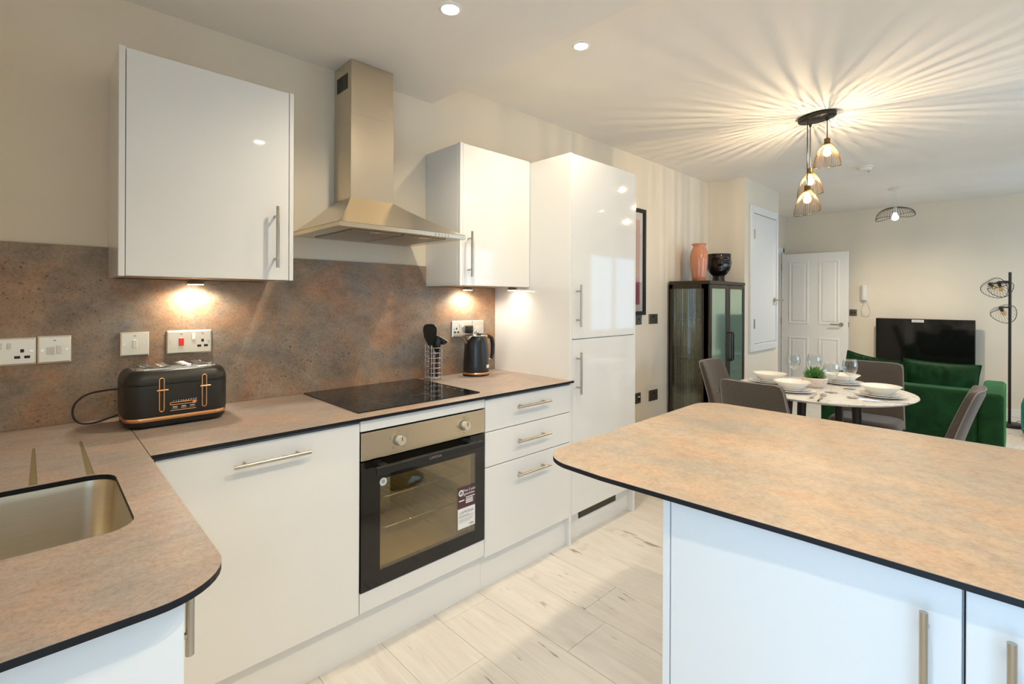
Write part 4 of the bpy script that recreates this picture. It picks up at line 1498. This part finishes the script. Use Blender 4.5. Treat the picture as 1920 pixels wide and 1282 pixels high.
# chairs: local +x is the front
def make_chair(label, loc, rz):
    t = thing('dining_chair', label, 'dining chair', loc, rz, 'grey fabric dining chairs around the table')
    g = G()
    g.prism([], 0, 0) if 0 else None
    rings = []
    for k, z in ((.018, .395), (.004, .405), (.0, .42), (.0, .455), (.010, .470), (.035, .478)):
        rings.append([(x, y, z) for x, y in rr(-.20 + k, .145 - k, -.205 + k, .205 - k, .06, 6)])
    loft(g, rings)
    obj('seat', g, M_CHAIR, t, local=True)
    # curved, tapering back
    def bp(u, w, side):
        """u across -1..1, w up 0..1, side 0 front 1 rear"""
        hw = .205 - .030 * w
        z = .40 + .45 * w
        lean = -.155 - .11 * w - .035 * w * w
        corner = 0
        y = u * hw
        curve = .030 * u * u
        th = .062 - .012 * w
        return (lean + curve - side * th, y, z)
    nu, nw = 14, 14
    def outline(u, w):
        # round the top corners
        r_ = .10
        uu = u
        ww = w
        if w > 1 - r_:
            s = (w - (1 - r_)) / r_
            uu = u * (1 - .05 * (1 - math.sqrt(max(0, 1 - s * s))))
            ww = w - .02 * max(0, (abs(u) - .8) / .2) ** 2 * s
        return uu, ww
    vs = []
    for side in (0, 1):
        for j in range(nw + 1):
            for i in range(nu + 1):
                u, w = outline(-1 + 2 * i / nu, j / nw)
                p = Vector(bp(u, w, side))
                e = max(abs(-1 + 2 * i / nu), 2 * abs(j / nw - .5))
                if e > .99: p += Vector(((-.010 if side == 0 else .010), 0, 0))   # soften the rim
                if side == 0:
                    for bu, bw in ((0, .50), (-.5, .5), (.5, .5), (0, .8), (0, .2)):
                        dd = ((-1 + 2 * i / nu - bu) / .16) ** 2 + ((j / nw - bw) / .10) ** 2
                        if (bu, bw) == (0, .50): p.x -= .014 * math.exp(-dd)
                vs.append(p)
    N1 = (nu + 1) * (nw + 1)
    fs = []
    for j in range(nw):
        for i in range(nu):
            a = j * (nu + 1) + i
            fs.append((a, a + 1, a + nu + 2, a + nu + 1))
            fs.append((N1 + a, N1 + a + nu + 1, N1 + a + nu + 2, N1 + a + 1))
    g = G()
    g.add(vs, fs, 0, True)
    # rim strips
    rim = [i for i in range(nu + 1)] + [j * (nu + 1) + nu for j in range(1, nw + 1)] + [nw * (nu + 1) + i for i in range(nu - 1, -1, -1)] + [j * (nu + 1) for j in range(nw - 1, 0, -1)]
    g.add(vs, [(rim[i], rim[i] + N1, rim[(i + 1) % len(rim)] + N1, rim[(i + 1) % len(rim)]) for i in range(len(rim))], 0, True)
    bk = obj('backrest', g, M_CHAIR, t, local=True)
    pts = [Vector(bp(0, 0, 0))] * 0
    for side in (1,):
        edge = [vs[N1 * side + i] + Vector((0, 0, 0)) for i in rim[nu:nu * 2 + nw + 1]]
    top = [vs[N1 + k] for k in ([j * (nu + 1) + nu for j in range(0, nw + 1)] + [nw * (nu + 1) + i for i in range(nu - 1, -1, -1)] + [j * (nu + 1) for j in range(nw - 1, -1, -1)])]
    obj('piping', G().tube(top, .0032, 6), M_PIPING, bk, local=True)
    p = Vector(bp(0, .50, 0))
    obj('button', G().sphere((p.x - .008, 0, p.z), (.008, .014, .014), n=12, k=8), M_CHAIR, bk, local=True)
    g = G()
    for u0, u1 in ((-.75, -.06), (.06, .75)):
        g.tube([Vector(bp(u0 + (u1 - u0) * i / 8, .50, 0)) + Vector((.0012 - .008 * (i == (8 if u0 < 0 else 0)), 0, 0)) for i in range(9)], .0022, 5)
    obj('seam', g, M_PIPING, bk, local=True)
    for x, y in ((.105, .165), (.105, -.165), (-.16, .165), (-.16, -.165)):
        g = G().cyl((x, y, .40), (x * 1.22, y * 1.15, 0), .018, .011, 12)
        obj('leg', g, M_CHAIRLEG, t, local=True)
    return t
ch1 = make_chair('grey dining chair nearest the island, its back to the kitchen', (3.235, -1.225, 0), R(-5))
dup(ch1, (4.285, -1.50, 0), R(180), 'grey dining chair between the table and the green sofa')
dup(ch1, (3.775, -.895, 0), R(-90), 'grey dining chair in front of the display cabinet, button visible')
dup(ch1, (3.612, -1.811, 0), R(90), 'grey dining chair at the window side of the table, seen edge on')

# table setting
def dish(name, label, prof, x, y, z, group, cat, n=40):
    o = obj(name, G().lathe(prof, n=n), M_CHINA, local=True)
    o.location = (x, y, z)
    tag(o, label, cat, group)
    return o
P_DINNER = [(.0, 0), (.075, 0), (.080, .003), (.128, .014), (.130, .0155), (.127, .0165), (.080, .0065), (.074, .005), (.0, .005)]
P_SIDE = [(.0, 0), (.060, 0), (.064, .003), (.100, .013), (.102, .0145), (.099, .0155), (.064, .0065), (.058, .005), (.0, .005)]
P_BOWL = [(.0, 0), (.050, 0), (.055, .004), (.085, .034), (.104, .050), (.105, .0525), (.101, .0530), (.082, .039), (.053, .010), (.047, .007), (.0, .006)]
first = {}
def place(kind, label, x, y, z):
    prof, grp = {'plate': (P_DINNER, 'dinner plates on the dining table'), 'side_plate': (P_SIDE, 'side plates on the dinner plates'), 'bowl': (P_BOWL, 'white bowls on the dining table')}[kind]
    nm = {'plate': 'dinner_plate', 'side_plate': 'side_plate', 'bowl': 'bowl'}[kind]
    if kind not in first:
        first[kind] = dish(nm, label, prof, x, y, z, grp, kind.replace('_', ' '))
    else:
        dup(first[kind], (x, y, z), None, label)
for where, x, y in (('on the cabinet side of the table', TX + .02, TY + .315), ('at the kitchen side, beside the nearest chair', TX - .235, TY + .10),
                    ('at the sofa side, in front of the far chair', TX + .33, TY - .045), ('at the window side, rightmost on the table', TX - .035, TY - .315)):
    place('plate', 'white dinner plate ' + where, x, y, TZ)
    place('side_plate', 'white side plate ' + where, x, y, TZ + .0068)
    place('bowl', 'white bowl ' + where, x, y, TZ + .0125)

def wine_glass(label, x, y):
    t = thing('wine_glass', label, 'wine glass', (x, y, TZ), 0, 'clear wine glasses on the dining table')
    obj('foot', G().lathe([(.0, 0), (.034, 0), (.035, .0015), (.012, .005), (.0, .007)], n=32), M_WINE, t, local=True)
    obj('stem', G().lathe([(.0045, .006), (.0036, .03), (.0036, .07), (.006, .085)], n=16), M_WINE, t, local=True)
    obj('bowl', G().lathe([(.0, .084), (.012, .086), (.030, .100), (.0415, .125), (.043, .145), (.040, .170), (.036, .190), (.0345, .190), (.0385, .170), (.0415, .145), (.040, .126), (.029, .102), (.010, .0885), (.0, .0875)], n=36), M_WINE, t, local=True)
    return t
w1 = wine_glass('wine glass left of the succulent, toward the cupboard door', 3.835, -1.165)
dup(w1, (3.90, -1.275, TZ), None, 'wine glass standing behind the succulent')
dup(w1, (3.515, -1.467, TZ), None, 'wine glass just right of the succulent, nearest the island')
dup(w1, (3.745, -1.517, TZ), None, 'wine glass between the succulent and the rightmost bowl')

# cutlery
def cutlery(kind, label, x, y, rz, z=TZ):
    t = thing(kind, label, 'cutlery', (x, y, z), rz, 'cutlery on the dining table')
    g = G()
    g.prism([(-.10, -.0045), (.03, -.0022), (.03, .0022), (-.10, .0045), (-.104, 0)], .001, .0035)
    obj('handle', g, M_CHROME, t, local=True)
    g = G()
    if kind == 'spoon':
        g.sphere((.058, 0, .0055), (.030, .018, .0045), n=20, k=8)
        nm = 'bowl'
    elif kind == 'fork':
        g.prism([(.028, -.0025), (.045, -.011), (.055, -.011), (.055, .011), (.045, .011), (.028, .0025)], .001, .003)
        for k in range(4):
            yy = -.0095 + k * .0063
            g.box(.054, .088, yy - .0014, yy + .0014, .001, .003)
        nm = 'tines'
    else:
        g.prism([(.028, -.0025), (.11, -.008), (.128, .002), (.12, .004), (.028, .003)], .001, .0028)
        nm = 'blade'
    obj(nm, g, M_CHROME, t, local=True)
    return t
cutlery('spoon', 'spoon in the front cutlery pair beside the kitchen side bowl', 3.315, -1.470, R(10))
cutlery('fork', 'fork lying beside the spoon at the kitchen side of the table', 3.292, -1.430, R(185))
cutlery('knife', 'knife lying beside the fork at the kitchen side of the table', 3.262, -1.470, R(190))
cutlery('spoon', 'spoon tucked against the rightmost plate stack on the table', 3.420, -1.655, R(100))
cutlery('knife', 'knife lying on the table at the window side edge', 3.40, -1.745, R(-60))
cutlery('knife', 'knife lying behind the kitchen side bowl toward the cabinet', 3.80, -1.215, R(25))

# succulent in a speckled bowl
sp = thing('succulent', 'green succulent in a speckled pink bowl in the table centre', 'potted plant', (3.66, -1.340, TZ))
obj('pot', G().lathe([(.0, 0), (.045, 0), (.052, .004), (.068, .028), (.0745, .055), (.075, .066), (.071, .066), (.068, .050), (.0, .050)], n=36), M_SPECK, sp, local=True)
obj('soil', G().lathe([(.0, .0515), (.0675, .0515), (.06, .058), (.0, .060)], n=24), M_SOIL, sp, local=True)
g = G()
prof = [(0, .006, .0045), (.25, .012, .006), (.5, .0135, .0055), (.75, .0085, .0035), (1, .0005, .0006)]
rings = []
for t_, w, th in prof:
    rings.append([(w * math.cos(a), th * math.sin(a) + .012 * t_ * t_, t_) for a in [2 * PI * i / 8 for i in range(8)]])
loft(g, rings)
leafmesh = None
rnd = random.Random(3)
for (cx_, cy_, sc, nl) in ((.0, .0, 1.0, 26), (-.038, .022, .62, 16), (.040, -.020, .68, 16), (.012, .042, .6, 12), (-.02, -.04, .55, 10)):
    for i in range(nl):
        t_ = i / nl
        a = i * 2.39996
        tilt = R(12 + 58 * t_)
        L_ = sc * (.056 + .034 * (1 - abs(t_ - .4))) * rnd.uniform(.9, 1.1)
        if leafmesh is None:
            o = obj('leaf', g, M_LEAF, sp, local=True)
            leafmesh = o.data
        else:
            o = link('leaf', leafmesh, sp)
        o.location = (cx_, cy_, .055)
        o.rotation_euler = (tilt, 0, a)
        o.scale = (sc, sc, L_)

# ---------------------------------------------------------------- pendant cluster
pt = thing('pendant_light', 'black three drop pendant light with wire shades above the dining table', 'pendant light', (3.69, -1.335, ZD))
pl_ = []
cx_, cy_ = 3.705, -1.335
g = G().lathe([(.0, -.028), (.095, -.028), (.10, -.022), (.10, .0), (.0, .0)], (0, 0, 0), 48)
# oval plate: longer along y
g.xf(Matrix.Translation((cx_, cy_, ZD)) @ Matrix.Rotation(R(-20), 4, 'Z') @ Matrix.Diagonal((.80, 1.22, 1, 1)))
obj('ceiling_plate', g, M_BLACKMETAL, pt)
def shade(px, py, ztop, ph):
    zs = ztop - .038
    obj('cord', G().cyl((px, py, ztop - .002), (px, py, ZD - .027), .0032, n=8), M_BLACKP, pt)
    g = G().cyl((px, py, ZD - .028), (px, py, ZD - .045), .010, .006, 12)
    obj('cord_grip', g, M_BLACKMETAL, pt)
    g = G().cyl((px, py, zs - .010), (px, py, ztop - .008), .0175, n=18).cyl((px, py, ztop - .008), (px, py, ztop), .012, .005, 18)
    obj('lamp_holder', g, M_WIRE, pt)
    nr = 44
    H = .155
    g = G()
    rim = []
    for k in range(nr):
        a = 2 * PI * k / nr
        low = H + .018 * math.cos(a - ph) + .004 * math.cos(2 * a)
        pts = []
        for i in range(9):
            t_ = i / 8
            r_ = .019 + .0585 * (.78 * math.sin(t_ * PI / 2) + .22 * t_ ** .5)
            pts.append((px + r_ * math.cos(a), py + r_ * math.sin(a), zs - low * t_ ** 1.15))
        g.tube(pts, .00095, 4, caps=False)
        rim.append(pts[-1])
    sh = obj('wire_shade', g, M_WIRE, pt)
    sh['kind'] = 'stuff'
    obj('shade_rim', G().tube(rim, .0018, 6, closed=True).tube([(px + .019 * math.cos(2 * PI * i / 24), py + .019 * math.sin(2 * PI * i / 24), zs) for i in range(24)], .002, 6, closed=True), M_WIREB, sh)
    bz = zs - .062
    bl = obj('bulb', G().lathe([(.011, .052), (.012, .044), (.018, .032), (.0225, .014), (.0235, .0), (.021, -.012), (.012, -.021), (.0, -.0235)], (px, py, bz), 20), M_BULB, pt)
    g = G()
    for k in range(4):
        a = PI / 2 * k + .4
        g.tube([(px + .007 * math.cos(a), py + .007 * math.sin(a), bz + .026), (px + .011 * math.cos(a), py + .011 * math.sin(a), bz - .010)], .0010, 5)
    obj('filament', g, M_FILAMENT, bl)
    light('pendant_lamp', 'POINT', (px, py, bz + .004), P_PENDANT, WARM, pt, .0012)
shade(3.717, -1.392, 2.383, R(200))
shade(3.783, -1.277, 2.222, R(160))
shade(3.647, -1.296, 2.079, R(140))

# ---------------------------------------------------------------- ceiling lights
def downlight(label, x, y, z):
    t = thing('downlight', label, 'downlight', (x, y, z), 0, 'recessed ceiling downlights')
    g = G()
    n = 32
    prof = [(.030, -.0005), (.034, -.006), (.043, -.004), (.045, -.0002)]
    vs = []
    for r_, dz in prof:
        for i in range(n):
            a = 2 * PI * i / n
            vs.append((x + r_ * math.cos(a), y + r_ * math.sin(a), z + dz))
    g.add(vs, g.ring_faces(n, 4), 0, True)
    obj('bezel', g, M_TRIM, t)
    obj('lens', G().cyl((x, y, z - .0035), (x, y, z - .0008), .031, n=28), M_LEDWARM, t)
    light('downlight_lamp', 'SPOT', (x, y, z - .012), P_DOWN, (1, .83, .575), t, .03, (0, 0, 0), spot_size=R(140), spot_blend=.8)
downlight('recessed downlight in the lower kitchen ceiling near the hood', 1.106, -.792, ZK)
downlight('recessed downlight just past the ceiling step, nearer the pendant', 1.885, -.797, ZD)
downlight('added out of view fill downlight in the kitchen ceiling behind the sink worktop end', .2, -2.1, ZK)  # added unseen, throws frontal warm light on the left cabinet and worktop
downlight('recessed downlight in the kitchen ceiling above the island corner', 1.106, -2.0, ZK)
downlight('recessed downlight in the ceiling above the island overhang', 1.9, -2.1, ZD)
downlight('added out of view fill downlight on the window side of the dining table', 3.7, -2.95, ZD)  # extra lamp added out of view to fill the dining area
downlight('added out of view fill downlight on the window side of the sofa', 5.6, -2.95, ZD)  # second added fill lamp, warms the sofa and back walls from outside the frame

# smoke alarm
t = thing('smoke_alarm', 'round white smoke alarm on the ceiling between the two pendants', 'smoke alarm', (5.43, -1.288, ZD))
obj('base', G().lathe([(.0, -.016), (.066, -.016), (.070, -.010), (.070, 0), (.0, 0)], n=40), M_WHITEP, t, local=True)
obj('cover', G().lathe([(.0, -.042), (.030, -.042), (.048, -.036), (.056, -.024), (.056, -.0165), (.0, -.0165)], n=40), M_WHITEP, t, local=True)
obj('test_button', G().cyl((.03, -.02, -.041), (.03, -.02, -.045), .007, n=14), M_BLACKP, t, local=True)

# living room pendant: wide wire clam shade
lp = thing('pendant_light', 'single pendant with a wide wire dome shade in the living area', 'pendant light', (6.72, -1.325, ZD))
obj('ceiling_rose', G().lathe([(.0, -.030), (.025, -.028), (.050, -.012), (.055, 0), (.0, 0)], n=32), M_WHITEP, lp, local=True)
obj('cord', G().cyl((0, 0, -.03), (0, 0, -.215), .003, n=8), M_WHITEP, lp, local=True)
g = G()
nr = 44
rim = []
for k in range(nr):
    a = 2 * PI * k / nr
    lo = .105 + .034 * math.cos(a - R(150)) + .022 * math.cos(2 * (a - R(60)))
    pts = []
    for i in range(9):
        t_ = i / 8
        r_ = .025 + .148 * math.sin(t_ * PI / 2)
        pts.append((r_ * math.cos(a), r_ * math.sin(a), -.205 - lo * t_ ** 1.9))
    g.tube(pts, .0013, 4, caps=False)
    rim.append(pts[-1])
sh = obj('wire_shade', g, M_WIREB, lp, local=True)
sh['kind'] = 'stuff'
obj('shade_rim', G().tube(rim, .0025, 6, closed=True).tube([(.025 * math.cos(2 * PI * i / 24), .025 * math.sin(2 * PI * i / 24), -.205) for i in range(24)], .002, 6, closed=True), M_WIREB, sh, local=True)
obj('lamp_holder', G().cyl((0, 0, -.265), (0, 0, -.205), .018, n=18), M_WHITEP, lp, local=True)
obj('bulb', G().lathe([(.014, .045), (.022, .03), (.032, .005), (.030, -.015), (.018, -.028), (.0, -.032)], (0, 0, -.315), 20), M_LEDCOOL, lp, local=True)
light('living_lamp', 'SPOT', (6.72, -1.325, ZD - .352), P_LIVING, (1, .86, .66), lp, .03, (0, 0, 0), spot_size=R(180), spot_blend=1.0)

# ================================================================== LIVING AREA
# sofa: its back faces the kitchen
so = thing('sofa', 'emerald green velvet sofa with its back to the dining table', 'sofa', (5.5, -1.6, 0))
SX, SY0, SY1 = 5.10, -2.195, -1.02
g = G().box(SX, SX + .20, SY0 + .145, SY1 - .145, .10, .632, 0, .03, 4)
obj('back_frame', g, M_VELVET, so)
g = G().box(SX + .01, SX + .88, SY0 + .142, SY1 - .142, .10, .30, 0, .03, 4)
obj('seat_base', g, M_VELVET, so)
for a, b in ((SY0, SY0 + .140), (SY1 - .140, SY1)):
    obj('arm', G().box(SX - .002, SX + .90, a, b, .10, .628, 0, .03, 4), M_VELVET, so)
for a, b in ((SY0 + .143, -1.61), (-1.607, SY1 - .143)):
    obj('seat_cushion', G().box(SX + .20, SX + .89, a, b, .30, .45, 0, .05, 4), M_VELVET, so)
for x in (SX + .06, SX + .82):
    for y in (SY0 + .06, SY1 - .06):
        obj('foot', G().cyl((x, y, 0), (x, y, .102), .018, .025, 12), M_CHAIRLEG, so)
def pillow(w, h, th, seed, wrinkle=.012):
    """soft cushion standing in the y-z plane, thickness along x; centre at origin"""
    n = 26
    vs = []
    for side in (1, -1):
        for j in range(n + 1):
            for i in range(n + 1):
                u, v = -1 + 2 * i / n, -1 + 2 * j / n
                pin = 1 - .07 * (1 - v * v) * abs(u) ** 3
                pin2 = 1 - .07 * (1 - u * u) * abs(v) ** 3
                prof = max(0, (1 - abs(u) ** 3.2) * (1 - abs(v) ** 3.2)) ** .55
                nz = noise.noise(Vector((u * 3 + seed, v * 2.2, side * 3.0))) * wrinkle
                edge = max(abs(u), abs(v))
                fold = .034 * math.sin(u * 24 + seed + 3 * noise.noise(Vector((u * 2, v * 2, seed)))) * max(0, v) ** 1.5 * (1 - edge ** 8)
                x = side * (th / 2 * prof + (nz + fold) * prof)
                vs.append((x, u * w / 2 * pin, v * h / 2 * pin2))
    N1 = (n + 1) ** 2
    fs = []
    for j in range(n):
        for i in range(n):
            a = j * (n + 1) + i
            fs.append((a, a + 1, a + n + 2, a + n + 1))
            fs.append((N1 + a, N1 + a + n + 1, N1 + a + n + 2, N1 + a + 1))
    g = G()
    g.add(vs, fs, 0, True)
    # piped flange along the edge
    rim = [i for i in range(n + 1)] + [j * (n + 1) + n for j in range(1, n + 1)] + [n * (n + 1) + i for i in range(n - 1, -1, -1)] + [j * (n + 1) for j in range(n - 1, 0, -1)]
    g.tube([vs[i] for i in rim], .006, 6, closed=True)
    return g
def cushion(label, c, w, h, th, seed, m, tilt=0., roll=0.):
    o = obj('cushion', pillow(w, h, th, seed), m, local=True)
    o.location = c
    o.rotation_euler = (roll, tilt, 0)
    tag(o, label, 'cushion', 'green velvet cushions along the sofa back')
cushion('green velvet back cushion at the window end of the sofa, in full view', (SX + .31, -1.812, .632), .490, .355, .205, 1.3, M_VELVET, 0, R(1.5))
cushion('green velvet back cushion half hidden behind the far dining chair', (SX + .292, -1.385, .622), .345, .335, .17, 4.1, M_VELVET, 0, R(-1))
cushion('dark green cushion peeking out behind the wine glasses', (SX + .46, -1.245, .645), .30, .34, .12, 7.7, M_VELVET, 0, R(12))

# television on a low bench
tb = thing('tv_bench', 'low dark bench carrying the television behind the sofa', 'tv bench', (7.78, -1.44, 0))
obj('top', G().box(7.62, 7.96, -1.86, -1.00, .43, .455, 0, .003, 1), M_CHAIRLEG, tb)
for y in (-1.86, -1.44, -1.025):
    obj('side', G().box(7.63, 7.955, y, y + .025, .0, .43), M_CHAIRLEG, tb)
obj('shelf', G().box(7.64, 7.95, -1.834, -1.026, .20, .22), M_CHAIRLEG, tb)
tv = thing('television', 'large black flat screen television against the far wall', 'television', (7.85, -1.44, .455))
g = G().box(7.852, 7.885, -1.915, -.970, .530, 1.094, 0, .004, 1)
obj('casing', g, M_BLACKP, tv)
obj('screen', G().box(7.8495, 7.8522, -1.907, -.978, .545, 1.087), M_TVSCREEN, tv)
st = obj('sticker', G().box(7.8485, 7.8494, -1.452, -1.335, 1.052, 1.083), mat('tv_label', (.8, .8, .8), .5), tv)
obj('sticker_print', G().box(7.8480, 7.8486, -1.442, -1.345, 1.064, 1.071), M_PRINT, st)
for y in (-1.75, -1.14):
    g = G().tube([(7.78, y, .4635), (7.868, y, .535), (7.93, y, .4635)], .008, 8)
    obj('foot', g, M_BLACKP, tv)

# entry phone and thermostat plate on the far wall
ep = thing('entry_phone', 'white wall entry phone with coiled cord beside the open door', 'entry phone', (XF, -.80, 1.33))
obj('base', G().box(XF - .030, XF - .001, -.858, -.778, 1.315, 1.525, 0, .008, 3), M_WHITEP, ep)
g = G().box(XF - .062, XF - .034, -.846, -.798, 1.320, 1.530, 0, .014, 4)
g.box(XF - .040, XF - .028, -.842, -.802, 1.325, 1.365, 0, .005, 2).box(XF - .040, XF - .028, -.842, -.802, 1.485, 1.525, 0, .005, 2)
obj('handset', g, M_WHITEP, ep)
pts = []
for i in range(161):
    t_ = i / 160
    a = t_ * 2 * PI * 26
    # hanging loop
    y = -.835 + .022 * math.sin(t_ * PI) * 1.6 * math.cos(t_ * PI) - .012 * t_ + .028 * math.sin(2 * PI * t_)
    z = 1.322 - .205 * math.sin(PI * t_)
    pts.append((XF - .025 + .005 * math.cos(a), y + .005 * math.sin(a), z))
obj('coiled_cord', G().tube(pts, .0024, 5), M_WHITEP, ep)
t = thing('wall_switch', 'metal switch plate on the far wall below the entry phone', 'switch', (XF, -.695, 1.155))
obj('plate', G().box(XF - .010, XF - .001, -.738, -.652, 1.112, 1.198, 0, .003, 1), M_NICKEL_D, t)
for y in (-.715, -.680):
    obj('rocker', G().box(XF - .014, XF - .009, y - .007, y + .007, 1.143, 1.168, 0, .001, 1), M_BLACKP, t)

# floor lamp with three wire shades
fl = thing('floor_lamp', 'black floor lamp with three oval wire shades beyond the sofa arm', 'floor lamp', (7.40, -2.20, 0))
obj('base', G().lathe([(.0, 0), (.160, 0), (.163, .006), (.160, .024), (.03, .028), (.0, .028)], n=40, sx=.85, sy=1.05), M_BLACKMETAL, fl, local=True)
obj('pole', G().cyl((0, 0, .026), (0, 0, 1.625), .0125, n=14), M_BLACKMETAL, fl, local=True)
def lamp_shade(parent, c, Mr):
    g = G()
    nr = 26
    rim = []
    for k in range(nr):
        a = 2 * PI * k / nr
        pts = []
        for i in range(7):
            t_ = i / 6
            r_ = .015 + .115 * math.sin(t_ * PI / 2)
            pts.append((r_ * math.cos(a) * 1.0, r_ * .78 * math.sin(a), -.085 * t_ ** 1.6 - .03 * t_ * math.cos(2 * a)))
        g.tube(pts, .0011, 4, caps=False)
        rim.append(pts[-1])
    g.tube(rim, .003, 6, closed=True)
    g.xf(Matrix.Translation(c) @ Mr)
    o = obj('wire_shade', g, M_WIREB, parent, local=True)
    o['kind'] = 'stuff'
    g = G().cyl((0, 0, -.045), (0, 0, .012), .014, n=12)
    g.xf(Matrix.Translation(c) @ Mr)
    obj('lamp_holder', g, M_BLACKMETAL, o, local=True)
    g = G().lathe([(.008, 0), (.018, -.02), (.022, -.04), (.014, -.058), (.0, -.064)], (0, 0, -.040), 14)
    g.xf(Matrix.Translation(c) @ Mr)
    obj('bulb', g, glass('amber_bulb_glass', (.95, .75, .45), .05), o, local=True)
lamp_shade(fl, (0, .085, 1.515), Matrix.Rotation(R(-16), 4, 'X') @ Matrix.Rotation(R(24), 4, 'Y'))
lamp_shade(fl, (-.05, .150, 1.500), Matrix.Rotation(R(-40), 4, 'X') @ Matrix.Rotation(R(50), 4, 'Y'))
lamp_shade(fl, (-.035, .070, 1.245), Matrix.Rotation(R(-26), 4, 'X') @ Matrix.Rotation(R(38), 4, 'Y'))
obj('arm', G().tube([(0, 0, 1.525), (0, .085, 1.527)], .007, 8).tube([(0, 0, 1.512), (-.05, .15, 1.510)], .006, 8).tube([(0, 0, 1.25), (-.035, .070, 1.256)], .007, 8), M_BLACKMETAL, fl, local=True)
g = G()
g.tube([(.10, -.05, .030), (.30, -.06, .012), (.42, -.25, .006), (.48, -.6, .005)], .003, 6)
obj('power_cord', g, M_BLACKP, fl, local=True)

# rug and pouffe
o = obj('rug', G().box(5.95, 7.15, -3.1, -.9, .0005, .010, 0, .003, 1), M_RUG)
tag(o, 'distressed cream and grey rug on the floor beyond the sofa', 'rug')
pf_ = thing('pouffe', 'teal velvet pouffe at the right edge beside the floor lamp', 'pouffe', (6.93, -2.735, .010))
obj('body', G().lathe([(.0, 0), (.40, 0), (.44, .03), (.452, .12), (.452, .30), (.43, .38), (.36, .43), (.0, .45)], n=48), M_TEAL, pf_, local=True)
obj('piping', G().tube([(.446 * math.cos(2 * PI * i / 48), .446 * math.sin(2 * PI * i / 48), .06) for i in range(48)], .006, 6, closed=True), M_TEAL, pf_, local=True)
